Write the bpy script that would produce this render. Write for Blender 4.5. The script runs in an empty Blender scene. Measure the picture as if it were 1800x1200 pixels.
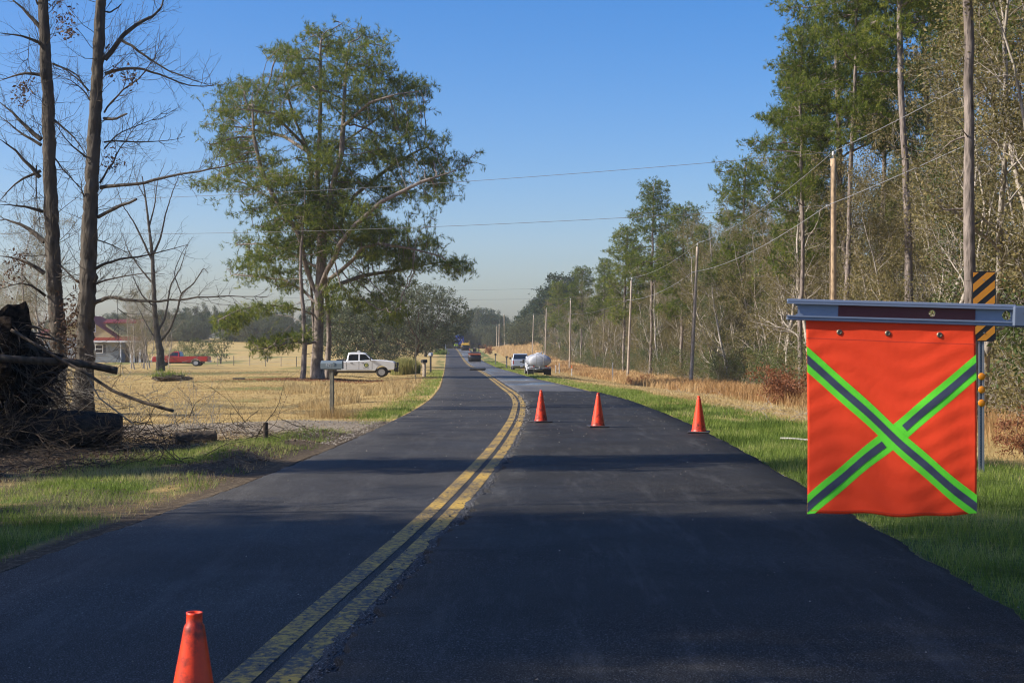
import bpy, bmesh, math, random
import numpy as np
from mathutils import Vector, Matrix, noise as mnoise
random.seed(7); RNG = np.random.default_rng(7)
R = math.radians
HAZE = 0.00018
sc = bpy.context.scene
COL = sc.collection

# ------------------------------------------------------------------ camera, sky, sun, exposure
FPX, HOR, EYE = 2500.0, 604.0, 1.65          # focal length in photo pixels, horizon row, eye height
cam_d = bpy.data.cameras.new("camera"); cam = bpy.data.objects.new("camera", cam_d); COL.objects.link(cam)
cam_d.sensor_width = 36; cam_d.lens = 50
cam.location = (0, 0, EYE); cam.rotation_euler = (R(90) + math.atan((HOR - 600) / FPX), 0, 0)
cam_d.clip_start = 0.1; cam_d.clip_end = 6000
cam_d.dof.use_dof = True; cam_d.dof.focus_distance = 32; cam_d.dof.aperture_fstop = 11
sc.camera = cam

SUN_EL, SUN_AZ = 34.0, -99.0                 # elevation, compass angle from +Y (negative = to the left)
w = bpy.data.worlds.new("World"); sc.world = w; w.use_nodes = True
nt = w.node_tree; nt.nodes.clear()
sky = nt.nodes.new("ShaderNodeTexSky"); sky.sky_type = 'NISHITA'; sky.sun_disc = False
sky.sun_elevation = R(SUN_EL); sky.sun_rotation = R(SUN_AZ)
sky.altitude = 50; sky.air_density = 1.0; sky.dust_density = 1.6; sky.ozone_density = 2.2
hs = nt.nodes.new("ShaderNodeHueSaturation"); hs.inputs['Saturation'].default_value = 1.48
tint = nt.nodes.new('ShaderNodeMix'); tint.data_type = 'RGBA'; tint.blend_type = 'MULTIPLY'; tint.inputs[0].default_value = 1; tint.inputs[7].default_value = (.92, .94, 1.17, 1)
bg = nt.nodes.new("ShaderNodeBackground"); bg.inputs['Strength'].default_value = 0.104
wo = nt.nodes.new("ShaderNodeOutputWorld")
nt.links.new(sky.outputs[0], hs.inputs['Color']); nt.links.new(hs.outputs[0], tint.inputs[6]); nt.links.new(tint.outputs[2], bg.inputs[0]); nt.links.new(bg.outputs[0], wo.inputs[0])
sd = bpy.data.lights.new("sun", 'SUN'); sun = bpy.data.objects.new("sun", sd); COL.objects.link(sun)
sd.energy = 5.0; sd.angle = R(0.5); sd.color = (1.0, 0.93, 0.82)
_a = R(SUN_AZ); _e = R(SUN_EL)
SUNV = Vector((math.sin(_a) * math.cos(_e), math.cos(_a) * math.cos(_e), math.sin(_e)))
sun.rotation_euler = SUNV.to_track_quat('Z', 'Y').to_euler()
sc.view_settings.view_transform = 'Standard'; sc.view_settings.look = 'None'
sc.view_settings.exposure = 0.55; sc.view_settings.gamma = 1.0; sc.view_settings.use_curve_mapping = False
sc.cycles.filter_width = 1.1; sc.cycles.max_bounces = 6; sc.cycles.diffuse_bounces = 3; sc.cycles.glossy_bounces = 3
sc.cycles.transmission_bounces = 4; sc.cycles.transparent_max_bounces = 8; sc.cycles.volume_bounces = 1
sc.cycles.use_denoising = True; sc.cycles.denoiser = 'OPENIMAGEDENOISE'; sc.cycles.denoising_prefilter = 'ACCURATE'; sc.cycles.denoising_input_passes = 'RGB_ALBEDO_NORMAL'

# ------------------------------------------------------------------ tags and mesh helpers
def tag(o, label=None, cat=None, group=None, kind=None):
    if label: o['label'] = label
    if cat: o['category'] = cat
    if group: o['group'] = group
    if kind: o['kind'] = kind
    return o

def empty(name, loc=(0, 0, 0), rz=0.0):
    o = bpy.data.objects.new(name, None); COL.objects.link(o)
    o.location = loc; o.rotation_euler = (0, 0, rz); o.empty_display_size = 0.2
    return o

def mesh_np(name, V, tris=None, quads=None, mats=(), smooth=False, attrs=None, mi=None):
    """mesh from arrays; tris (n,3), quads (m,4)"""
    me = bpy.data.meshes.new(name)
    V = np.asarray(V, np.float32)
    T = np.zeros((0, 3), np.int32) if tris is None else np.asarray(tris, np.int32).reshape(-1, 3)
    Q = np.zeros((0, 4), np.int32) if quads is None else np.asarray(quads, np.int32).reshape(-1, 4)
    me.vertices.add(len(V)); me.vertices.foreach_set('co', V.ravel())
    nl = T.size + Q.size
    me.loops.add(nl); me.loops.foreach_set('vertex_index', np.concatenate([T.ravel(), Q.ravel()]).astype(np.int32))
    me.polygons.add(len(T) + len(Q))
    ls = np.concatenate([np.arange(len(T)) * 3, T.size + np.arange(len(Q)) * 4]).astype(np.int32)
    me.polygons.foreach_set('loop_start', ls)
    if smooth: me.polygons.foreach_set('use_smooth', np.ones(len(T) + len(Q), bool))
    if mi is not None: me.polygons.foreach_set('material_index', np.asarray(mi, np.int32))
    for k, a in (attrs or {}).items():
        a = np.asarray(a, np.float32)
        if a.ndim == 1:
            at = me.attributes.new(k, 'FLOAT', 'POINT'); at.data.foreach_set('value', a)
        else:
            if a.shape[1] == 3: a = np.concatenate([a, np.ones((len(a), 1), np.float32)], 1)
            at = me.attributes.new(k, 'FLOAT_COLOR', 'POINT'); at.data.foreach_set('color', a.ravel())
    for m in (mats if isinstance(mats, (list, tuple)) else [mats]): me.materials.append(m)
    me.update(calc_edges=True); me.validate()
    return me

def link(name, me, parent=None, loc=None):
    o = bpy.data.objects.new(name, me); COL.objects.link(o)
    if parent is not None: o.parent = parent
    if loc is not None: o.location = loc
    return o

class MB:
    """collects simple solids into one mesh"""
    def __init__(s): s.v = []; s.f = []; s.n = 0; s.sm = []
    def add(s, V, F, smooth=False):
        V = [tuple(map(float, p)) for p in V]
        s.v += V; s.f += [tuple(i + s.n for i in f) for f in F]; s.sm += [smooth] * len(F); s.n += len(V); return s
    def box(s, x0, x1, y0, y1, z0, z1, bev=0.0, M=None):
        if bev <= 0:
            V = [(x, y, z) for z in (z0, z1) for y in (y0, y1) for x in (x0, x1)]
            F = [(0, 2, 3, 1), (4, 5, 7, 6), (0, 1, 5, 4), (2, 6, 7, 3), (0, 4, 6, 2), (1, 3, 7, 5)]
        else:
            b = min(bev, (x1 - x0) * .45, (y1 - y0) * .45, (z1 - z0) * .45)
            bm = bmesh.new(); bmesh.ops.create_cube(bm, size=1)
            for q in bm.verts: q.co = Vector((x0 + (q.co.x + .5) * (x1 - x0), y0 + (q.co.y + .5) * (y1 - y0), z0 + (q.co.z + .5) * (z1 - z0)))
            bmesh.ops.bevel(bm, geom=bm.edges[:], offset=b, segments=1, affect='EDGES')
            bm.verts.index_update()
            V = [tuple(q.co) for q in bm.verts]; F = [tuple(q.index for q in f.verts) for f in bm.faces]; bm.free()
        if M is not None: V = [tuple(M @ Vector(p)) for p in V]
        return s.add(V, F)
    def tube(s, pts, r, k=8, cap=True, smooth=True):
        pts = [Vector(p) for p in pts]; rs = r if isinstance(r, (list, tuple)) else [r] * len(pts)
        V = []; F = []; up = None
        for i, p in enumerate(pts):
            t = (pts[min(i + 1, len(pts) - 1)] - pts[max(i - 1, 0)]).normalized()
            if up is None: up = t.orthogonal().normalized()
            else:
                up = (up - t * up.dot(t))
                up = up.normalized() if up.length > 1e-6 else t.orthogonal().normalized()
            b = t.cross(up)
            for j in range(k):
                a = 2 * math.pi * j / k
                V.append(p + (up * math.cos(a) + b * math.sin(a)) * rs[i])
        for i in range(len(pts) - 1):
            for j in range(k):
                F.append((i * k + j, i * k + (j + 1) % k, (i + 1) * k + (j + 1) % k, (i + 1) * k + j))
        s.add(V, F, smooth)
        if cap:
            s.f += [tuple(s.n - len(V) + j for j in reversed(range(k))), tuple(s.n - k + j for j in range(k))]; s.sm += [False, False]
        return s
    def lathe(s, prof, k=24, axis='z', c=(0, 0, 0), smooth=True, cap=True):
        V = []; F = []
        for (r, h) in prof:
            for j in range(k):
                a = 2 * math.pi * j / k; u, q = r * math.cos(a), r * math.sin(a)
                p = {'z': (u, q, h), 'x': (h, u, q), 'y': (q, h, u)}[axis]
                V.append((p[0] + c[0], p[1] + c[1], p[2] + c[2]))
        for i in range(len(prof) - 1):
            for j in range(k): F.append((i * k + j, i * k + (j + 1) % k, (i + 1) * k + (j + 1) % k, (i + 1) * k + j))
        s.add(V, F, smooth)
        if cap:
            s.f += [tuple(s.n - len(V) + j for j in reversed(range(k))), tuple(s.n - k + j for j in range(k))]; s.sm += [False, False]
        return s
    def prism(s, prof, y0, y1, bev=0.0, taper=None, smooth=False):
        """prof: (x,z) polygon, extruded along y, with chamfered long edges"""
        P = [Vector(p) for p in prof]; n = len(P)
        area = sum(P[i].x * P[(i + 1) % n].y - P[(i + 1) % n].x * P[i].y for i in range(n))
        if area < 0: P.reverse()
        def inset(b):
            out = []
            for i in range(n):
                a, c, d = P[i - 1], P[i], P[(i + 1) % n]
                e1 = (c - a); e2 = (d - c)
                n1 = Vector((-e1.y, e1.x)); n2 = Vector((-e2.y, e2.x))
                n1 = n1.normalized() if n1.length else n1; n2 = n2.normalized() if n2.length else n2
                m = n1 + n2; l = m.length
                m = m / l if l > 1e-6 else n1
                out.append(c + m * (b / max(.5, m.dot(n1))))
            return out
        layers = [(y0, inset(bev)), (y0 + bev, P), (y1 - bev, P), (y1, inset(bev))] if bev > 0 else [(y0, P), (y1, P)]
        V = []
        for y, L in layers:
            for p in L:
                yy = y
                if taper: yy = (y0 + y1) / 2 + (y - (y0 + y1) / 2) * taper(p.y)
                V.append((p.x, yy, p.y))
        F = []
        for l in range(len(layers) - 1):
            for i in range(n):
                j = (i + 1) % n
                F.append((l * n + i, l * n + j, (l + 1) * n + j, (l + 1) * n + i))
        F.append(tuple(reversed(range(n)))[::-1]); m = (len(layers) - 1) * n
        F.append(tuple(m + i for i in reversed(range(n))))
        return s.add(V, F, smooth)
    def xf(s, M):
        s.v = [tuple(M @ Vector(p)) for p in s.v]; return s
    def mesh(s, name, mat):
        me = bpy.data.meshes.new(name); me.from_pydata(s.v, [], s.f)
        me.polygons.foreach_set('use_smooth', s.sm)
        bm = bmesh.new(); bm.from_mesh(me); bmesh.ops.recalc_face_normals(bm, faces=bm.faces[:])
        big = [f for f in bm.faces if len(f.verts) > 4]
        if big: bmesh.ops.triangulate(bm, faces=big)
        bm.to_mesh(me); bm.free()
        for m in (mat if isinstance(mat, (list, tuple)) else [mat]): me.materials.append(m)
        return me
    def build(s, name, mat, parent=None, loc=None):
        return link(name, s.mesh(name, mat), parent, loc)

# ------------------------------------------------------------------ materials
class NT:
    def __init__(s, name):
        s.m = bpy.data.materials.new(name); s.m.use_nodes = True; s.t = s.m.node_tree; s.t.nodes.clear()
        s.out = s.n('ShaderNodeOutputMaterial')
    def n(s, t, **kw):
        nd = s.t.nodes.new(t)
        for k, v in kw.items():
            if k in nd.inputs: nd.inputs[k].default_value = v
            else: setattr(nd, k, v)
        return nd
    def l(s, a, b): s.t.links.new(a, b)
    def coord(s, obj=True):
        return s.n('ShaderNodeTexCoord').outputs['Object' if obj else 'Generated']
    def pos(s): return s.n('ShaderNodeNewGeometry').outputs['Position']
    def noise(s, vec, scale, detail=4, rough=.55, stretch=None):
        if stretch is not None:
            mp = s.n('ShaderNodeMapping'); mp.inputs['Scale'].default_value = stretch; s.l(vec, mp.inputs[0]); vec = mp.outputs[0]
        nd = s.n('ShaderNodeTexNoise'); nd.inputs['Scale'].default_value = scale; nd.inputs['Detail'].default_value = detail
        nd.inputs['Roughness'].default_value = rough; s.l(vec, nd.inputs['Vector']); return nd.outputs['Fac']
    def ramp(s, fac, stops):
        nd = s.n('ShaderNodeValToRGB'); cr = nd.color_ramp
        while len(cr.elements) < len(stops): cr.elements.new(.5)
        for e, (p, c) in zip(cr.elements, stops): e.position = p; e.color = (c[0], c[1], c[2], 1) if len(c) == 3 else c
        s.l(fac, nd.inputs[0]); return nd.outputs[0]
    def mr(s, v, a, b, c=0., d=1.):
        nd = s.n('ShaderNodeMapRange'); nd.inputs[1].default_value = a; nd.inputs[2].default_value = b
        nd.inputs[3].default_value = c; nd.inputs[4].default_value = d; s.l(v, nd.inputs[0]); return nd.outputs[0]
    def mix(s, f, a, b, mode='MIX'):
        nd = s.n('ShaderNodeMix', data_type='RGBA', blend_type=mode)
        for sock, v in ((nd.inputs[0], f), (nd.inputs[6], a), (nd.inputs[7], b)):
            if hasattr(v, 'default_value') or hasattr(v, 'is_linked'): s.l(v, sock)
            elif isinstance(v, (int, float)): sock.default_value = v
            else: sock.default_value = (v[0], v[1], v[2], 1)
        return nd.outputs[2]
    def math(s, op, a, b=0.0):
        nd = s.n('ShaderNodeMath', operation=op)
        for i, v in enumerate((a, b)):
            if isinstance(v, (int, float)): nd.inputs[i].default_value = v
            else: s.l(v, nd.inputs[i])
        return nd.outputs[0]
    def attr(s, name, col=False):
        nd = s.n('ShaderNodeAttribute'); nd.attribute_name = name; return nd.outputs['Color' if col else 'Fac']
    def bump(s, h, dist=.02, strength=1.0):
        nd = s.n('ShaderNodeBump'); nd.inputs['Distance'].default_value = dist; nd.inputs['Strength'].default_value = strength
        s.l(h, nd.inputs['Height']); return nd.outputs[0]
    def princ(s, col, rough=.6, metal=0., normal=None, **kw):
        p = s.n('ShaderNodeBsdfPrincipled')
        for sock, v in (('Base Color', col), ('Roughness', rough), ('Metallic', metal)):
            if isinstance(v, (int, float)): p.inputs[sock].default_value = v
            elif isinstance(v, tuple): p.inputs[sock].default_value = (v[0], v[1], v[2], 1)
            else: s.l(v, p.inputs[sock])
        if normal is not None: s.l(normal, p.inputs['Normal'])
        for k, v in kw.items(): p.inputs[k.replace('_', ' ')].default_value = v
        return p
    def done(s, sh):
        s.l(sh.outputs[0] if hasattr(sh, 'outputs') else sh, s.out.inputs[0]); return s.m

def paint(name, col, rough=.35, dirt=.25, dirtcol=(.16, .13, .10), metal=0., scale=3.0, coat=0.0):
    t = NT(name); c = t.coord(); n = t.noise(c, scale, 6, .65); n2 = t.noise(c, scale * 9, 3)
    f = t.mr(t.math('ADD', n, t.math('MULTIPLY', n2, .25)), .55, .85, 0, dirt)
    colr = t.mix(f, col, dirtcol)
    p = t.princ(colr, t.mr(n, .3, .8, rough, min(1, rough + .2)), metal)
    p.inputs['Coat Weight'].default_value = coat
    return t.done(p)

def bark(name, dark, light, vs=7.0, bump=.03, moss=None):
    t = NT(name); c = t.coord()
    n = t.noise(c, vs, 6, .7, (1, 1, .28)); v = t.n('ShaderNodeTexVoronoi'); v.inputs['Scale'].default_value = vs * 1.3
    mp = t.n('ShaderNodeMapping'); mp.inputs['Scale'].default_value = (1, 1, .35); t.l(c, mp.inputs[0]); t.l(mp.outputs[0], v.inputs['Vector'])
    h = t.math('ADD', n, t.math('MULTIPLY', v.outputs['Distance'], .5))
    col = t.ramp(h, [(.35, dark), (.62, light), (.9, tuple(min(1, x * 1.5) for x in light))])
    big = t.noise(c, .9, 3)
    col = t.mix(t.mr(big, .4, .75, 0, .5), col, tuple(x * .6 for x in dark) if moss is None else moss)
    return t.done(t.princ(col, .95, 0, t.bump(h, bump, .9), Specular_IOR_Level=.15))

def leafmat(name, stops, trans=.35, rough=.6):
    """colour by the per-leaf 'tone' attribute and a random shift per tree"""
    t = NT(name); a = t.attr('tone'); oi = t.n('ShaderNodeObjectInfo').outputs['Random']
    f = t.math('ADD', t.math('MULTIPLY', a, .82), t.math('MULTIPLY', oi, .18))
    col = t.ramp(f, stops)
    d = t.princ(col, rough, 0, None, Specular_IOR_Level=.25)
    tr = t.n('ShaderNodeBsdfTranslucent'); t.l(col, tr.inputs[0])
    mx = t.n('ShaderNodeMixShader'); mx.inputs[0].default_value = trans
    t.l(d.outputs[0], mx.inputs[1]); t.l(tr.outputs[0], mx.inputs[2])
    return t.done(mx)

# ------------------------------------------------------------------ road and terrain shape
_ys = np.arange(-80, 3001, 1.0)
_zr = np.interp(_ys, [-80, 0, 30, 60, 100, 140, 180, 220, 260, 320, 390, 450, 520, 600, 800, 3000],
                [0, 0, -.09, -.30, -.74, -1.13, -1.5, -1.75, -1.6, -.92, -.12, .2, -.6, -2.0, -3, -3])
_k = np.exp(-.5 * (np.arange(-30, 31) / 12.) ** 2); _k /= _k.sum()
_zs = np.convolve(np.pad(_zr, 30, 'edge'), _k, 'valid')
def zr(y): return np.interp(y, _ys, _zs)
_dd = np.arange(4, 450, .5); _py = HOR + FPX * (EYE - zr(_dd)) / _dd
def depth_of(py): return float(np.interp(-py, -_py[::1], _dd)) if py > _py[-1] else 450.0
def edge_fn(px):
    pts = sorted((depth_of(y), x) for x, y in px)
    D = np.array([p[0] for p in pts]); X = np.array([(p[1] - 900) / FPX * p[0] for p in pts])
    return D, X
EL = edge_fn([(0, 1004), (115, 958), (253, 914), (402, 863), (600, 782), (687, 742), (734, 719), (762, 699), (776, 680), (781, 660), (783, 645), (784, 630), (784, 614.5)])
ER = edge_fn([(1800, 1117), (1633, 1000), (1533, 937), (1417, 868), (1278, 784), (1218, 753), (1178, 734), (1095, 702), (1030, 686), (985, 675), (935, 664), (902, 654), (862, 640.5), (846, 633), (826, 614.5)])
EC = edge_fn([(475, 1170), (529, 1125), (639, 1028), (782, 899), (828, 843), (875, 792), (908, 738), (914, 708), (905, 694), (886, 681), (854, 657), (835, 647), (816, 633), (804, 615)])
def _smooth(E):
    D, X = E; g = np.arange(-80, 700, 1.0)
    s0 = (X[2] - X[0]) / (D[2] - D[0]); s1 = (X[-1] - X[-3]) / (D[-1] - D[-3])
    v = np.interp(g, D, X); v = np.where(g < D[0], X[0] + (g - D[0]) * s0 * .6, v); v = np.where(g > D[-1], X[-1] + (g - D[-1]) * s1, v)
    k = np.exp(-.5 * (np.arange(-12, 13) / 2.5) ** 2); k /= k.sum()
    v2 = np.convolve(np.pad(v, 12, 'edge'), k, 'valid')
    k = np.exp(-.5 * (np.arange(-40, 41) / 12.) ** 2); k /= k.sum()
    v3 = np.convolve(np.pad(v, 40, 'edge'), k, 'valid')
    b = np.clip((g - 70) / 50, 0, 1)
    return g, v2 * (1 - b) + v3 * b
EL, ER, EC = _smooth(EL), _smooth(ER), _smooth(EC)
def xl(y): return np.interp(y, *EL)
def xr(y): return np.interp(y, *ER)
def xc(y): return np.interp(y, *EC)
def sst(x, a, b):
    t = np.clip((x - a) / (b - a), 0, 1); return t * t * (3 - 2 * t)
def vnoise(x, y, seed=0):
    """cheap smooth value noise, vectorised"""
    x = np.asarray(x, float); y = np.asarray(y, float)
    xi = np.floor(x).astype(np.int64); yi = np.floor(y).astype(np.int64); fx = x - xi; fy = y - yi
    fx = fx * fx * (3 - 2 * fx); fy = fy * fy * (3 - 2 * fy)
    def h(a, b):
        n = (a * 374761393 + b * 668265263 + seed * 982451653) & 0x7fffffff
        n = (n ^ (n >> 13)) * 1274126177 & 0x7fffffff
        return (n ^ (n >> 16)) % 65536 / 65535.
    return (h(xi, yi) * (1 - fx) + h(xi + 1, yi) * fx) * (1 - fy) + (h(xi, yi + 1) * (1 - fx) + h(xi + 1, yi + 1) * fx) * fy
def H(x, y):
    """terrain height beside the road"""
    x = np.asarray(x, float); y = np.asarray(y, float)
    z = zr(y); sl = xl(y) - x; sr = x - xr(y)
    zl = np.interp(y, [0, 40, 100, 150, 200, 250, 330, 420, 600, 3000], [0, -.3, -.8, -1.1, -1.2, -.9, .6, 2.8, 4.0, 5.0])
    left = z + (zl - z) * sst(sl, 1, 18)
    # shallow roadside swale and scraped mounds on the left
    left = left - .18 * np.exp(-((sl - 5) / 2.2) ** 2) * sst(y, 34, 45) * (1 - sst(y, 110, 140))
    left = left + .22 * np.exp(-((sl - 1.1) / .7) ** 2) * sst(y, 17, 20) * (1 - sst(y, 27, 30)) * vnoise(x * 1.7, y * 1.1, 3)
    drop = np.interp(y, [0, 30, 60, 110, 200, 300, 400], [.02, .1, .4, .75, .55, .2, 0])
    right = z - drop * sst(sr, .5, 9)
    hill = 2.4 * np.exp(-(((x - 6) / 22) ** 2)) * sst(y, 300, 400) * (1 - sst(y, 470, 560)) * sst(sr, 6, 22)
    right = right + hill + 3.5 * sst(y, 480, 800) + .8 * sst(sr, 20, 60) * sst(y, 40, 120)
    left = left + 3.5 * sst(y, 480, 800) * (1 - sst(sl, 10, 60))
    out = np.where(sl > 0, left, np.where(sr > 0, right, z))
    s = np.maximum(sl, sr)
    rough = (vnoise(x * .8, y * .8, 1) - .5) * .10 + (vnoise(x * 2.7, y * 2.7, 2) - .5) * .045
    out = out - (.045 + .035 * (sr > 0) * (y < 57)) * sst(s, 0, .12) + rough * sst(s, .2, 2.0) * (s > 0)
    return out
def hz(x, y): return float(H(x, y))
def at(px, d, z=None):
    """world point seen at photo column px at distance d (on the ground unless z)"""
    x = (px - 900) / FPX * d
    return Vector((x, d, hz(x, d) if z is None else z))
def pt(px, py, d): return Vector(((px - 900) / FPX * d, d, EYE + (HOR - py) / FPX * d))
# ------------------------------------------------------------------ ground cover masks
def cover(x, y):
    """green, dirt, gravel weights of the ground (the ground's own covering, not light)"""
    x = np.asarray(x, float); y = np.asarray(y, float)
    sl = xl(y) - x; sr = x - xr(y)
    n1 = vnoise(x * .55, y * .4, 11); n2 = vnoise(x * 1.9, y * 1.3, 12); n3 = vnoise(x * .16, y * .1, 13)
    n = .6 * n1 + .4 * n2
    g = np.zeros_like(x); d = np.zeros_like(x); v = np.zeros_like(x)
    # left side
    L = sl > 0
    wide = np.interp(y, [5, 16, 22, 27, 30, 36, 60, 120, 300], [3.8, 3.1, 2.3, 1.6, .4, 1.2, 1.0, 1.2, 2.0])
    gl = np.where(y > 33, sst(sl, .03, .2), sst(sl, .25, .7)) * (1 - sst(sl, wide * .7, wide * 1.5)) * sst(n, .24, .50)
    gl = np.where((y > 26) & (y < 35), gl * .25, gl)
    gl = np.where(y > 36, gl * .55, gl)
    gl = np.maximum(gl, .55 * sst(n3, .62, .8) * (y > 50) * (sl > 6))
    dl = sst(sl + 1.6 * (n - .5), wide * .8, wide * 1.3) * (1 - sst(y, 23, 27)) + (1 - sst(sl, .2, .6)) * .8
    dl = np.maximum(dl, .9 * np.exp(-((sl - .9) / .8) ** 2) * sst(y, 16, 19) * (1 - sst(y, 27, 31)))
    dl = np.where(y > 33, (1 - sst(sl, .04, .22)) * .6, dl)
    dl = np.maximum(dl, .55 * (y < 27) * sst(vnoise(x * 1.4, y * 1.1, 15), .35, .6))
    dl = np.maximum(dl, .75 * np.exp(-(((x + 13.6) / 4.2) ** 2 + ((y - 97) / 7) ** 2) * 1.2))
    yd = y - .06 * sl
    vl = sst(yd, 25.5, 28.5) * (1 - sst(yd, 32.2, 34)) * np.interp(sl, [0, 6, 14, 40], [1, .8, .35, .2])
    # right side
    wr = np.interp(y, [0, 12, 22, 34, 50, 80, 130, 220], [7.5, 6.0, 3.4, 3.0, 2.2, 1.8, 2.0, 3.0])
    gr = sst(sr, .1, .4) * (1 - sst(sr, wr * .75, wr * 1.25)) * np.where(y < 26, sst(n, -.1, .28), sst(n, .16, .45))
    gr = np.where(y > 60, gr * .7, gr)
    dr = (1 - sst(sr, .05, .32)) * .7 + .8 * sst(sr, wr * 2.6, wr * 3.4) * (y < 45) * 0
    vr = (1 - sst(sr, .08, .4)) * .6
    return (np.where(L, gl, gr).clip(0, 1), np.where(L, dl, dr).clip(0, 1), np.where(L, vl, vr).clip(0, 1))

def m_ground():
    t = NT('ground_soil_and_turf'); p = t.pos()
    sep = t.n('ShaderNodeSeparateColor'); t.l(t.attr('cover', True), sep.inputs[0])
    big = t.noise(p, .12, 5, .6); med = t.noise(p, 1.1, 5, .65); fin = t.noise(p, 14, 4, .7); vf = t.noise(p, 55, 3, .7)
    tan = t.ramp(t.math('ADD', t.math('MULTIPLY', med, .55), t.math('MULTIPLY', fin, .45)),
                 [(.3, (.20, .13, .05)), (.46, (.38, .26, .10)), (.6, (.52, .37, .15)), (.75, (.62, .48, .23))])
    tan = t.mix(t.mr(big, .38, .68, 0, .45), tan, (.40, .32, .12))
    grn = t.ramp(fin, [(.3, (.04, .06, .016)), (.5, (.10, .135, .035)), (.72, (.24, .25, .09))])
    lit = t.ramp(t.math('ADD', t.math('MULTIPLY', fin, .6), t.math('MULTIPLY', vf, .4)),
                 [(.3, (.035, .025, .018)), (.5, (.10, .075, .05)), (.62, (.20, .155, .10)), (.75, (.36, .30, .21))])
    grv = t.ramp(vf, [(.3, (.12, .10, .075)), (.5, (.32, .26, .18)), (.7, (.52, .44, .32))])
    jit = t.math('MULTIPLY', t.math('SUBTRACT', fin, .5), .9)
    c = tan
    for ch, colr in ((0, grn), (2, grv), (1, lit)):
        f = t.mr(t.math('ADD', sep.outputs[ch], jit), .3, .62)
        c = t.mix(f, c, colr)
    h = t.math('ADD', t.math('MULTIPLY', fin, .6), t.math('MULTIPLY', vf, .4))
    return t.done(t.princ(c, .97, 0, t.bump(h, .05, .8), Specular_IOR_Level=.1))

def build_ground():
    ys = np.concatenate([np.arange(-60, 4, 2.), np.arange(4, 45, .42), np.arange(45, 120, 1.), np.arange(120, 520, 4.), np.geomspace(520, 3200, 30)])
    s = np.concatenate([[0, .04, .12], np.arange(.3, 14, .3), np.arange(14, 60, 1.5), np.geomspace(60, 3000, 30)])
    XL = xl(ys)[:, None] - s[::-1][None, :]; XR = xr(ys)[:, None] + s[None, :]
    n = 5; t = np.linspace(0, 1, n + 2)[1:-1]
    XM = xl(ys)[:, None] * (1 - t) + xr(ys)[:, None] * t
    X = np.concatenate([XL, XM, XR], 1); Y = np.repeat(ys[:, None], X.shape[1], 1)
    Z = H(X, Y); Z[:, len(s):len(s) + n] = zr(ys)[:, None] - .15
    Z[:, len(s) - 1] -= .06; Z[:, len(s) + n] -= .06
    ny, nx = X.shape; idx = np.arange(ny * nx).reshape(ny, nx)
    Q = np.stack([idx[:-1, :-1], idx[:-1, 1:], idx[1:, 1:], idx[1:, :-1]], -1).reshape(-1, 4)
    g, d, v = cover(X, Y)
    me = mesh_np('ground', np.stack([X, Y, Z], -1).reshape(-1, 3), None, Q, m_ground(), True,
                 {'cover': np.stack([g, d, v], -1).reshape(-1, 3)})
    tag(link('ground', me), 'tan dormant turf with green verges and bare soil beside the road', kind='structure')
build_ground()

# ------------------------------------------------------------------ road
def m_asphalt(name, base, lightc, wet=0.0, spark=.5):
    t = NT(name); p = t.pos()
    fin = t.noise(p, 90, 3, .8); agg = t.n('ShaderNodeTexVoronoi'); agg.inputs['Scale'].default_value = 120; t.l(p, agg.inputs['Vector'])
    streak = t.noise(p, .9, 5, .65, (1.6, .35, 1)); big = t.noise(p, .35, 4)
    c = t.ramp(t.math('ADD', t.math('MULTIPLY', fin, .5), t.math('MULTIPLY', agg.outputs['Distance'], .6)),
               [(.40, tuple(x * .35 for x in base)), (.56, base), (.74, lightc), (.80, tuple(x * 2.2 for x in lightc))])
    c = t.mix(t.mr(streak, .5, .8, 0, .35), c, tuple(x * 1.9 for x in base))
    dust = t.noise(p, 1.7, 6, .75, (2.2, .25, 1)); c = t.mix(t.mr(dust, .52, .72, 0, .30), c, (.15, .145, .135))
    blot = t.noise(p, .55, 5, .7); c = t.mix(t.mr(blot, .50, .66, 0, .40), c, tuple(x * .45 for x in base))
    sp = t.noise(p, 30, 2, .4)
    c = t.mix(t.mr(sp, .76, .80, 0, spark), c, (.30, .28, .25))
    rough = t.mr(big, .3, .7, .62, .8)
    if wet:
        pud = t.noise(p, .30, 3, .5, (1, .35, 1))
        f = t.mr(pud, .57, .63)
        rough = t.math('SUBTRACT', rough, t.math('MULTIPLY', f, .58)); 
        c = t.mix(t.math('MULTIPLY', f, .5), c, tuple(x * .6 for x in base))
        dry = t.mr(t.noise(p, .22, 3, .5, (1, .5, 1)), .55, .68, 0, .6); c = t.mix(dry, c, (.22, .20, .155))
    h = t.math('ADD', t.math('ADD', fin, agg.outputs['Distance']), t.math('MULTIPLY', t.noise(p, 6, 4, .7), 1.2))
    return t.done(t.princ(c, rough, 0, t.bump(h, .006, .55), Specular_IOR_Level=.45 if wet else .16))
MA_old = m_asphalt('asphalt_worn', (.044, .039, .033), (.10, .099, .097))
MA_new = m_asphalt('asphalt_fresh', (.024, .021, .017), (.066, .066, .065), spark=.12)
MA_wet = m_asphalt('asphalt_tacked', (.080, .078, .074), (.16, .155, .15), wet=1)

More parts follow.
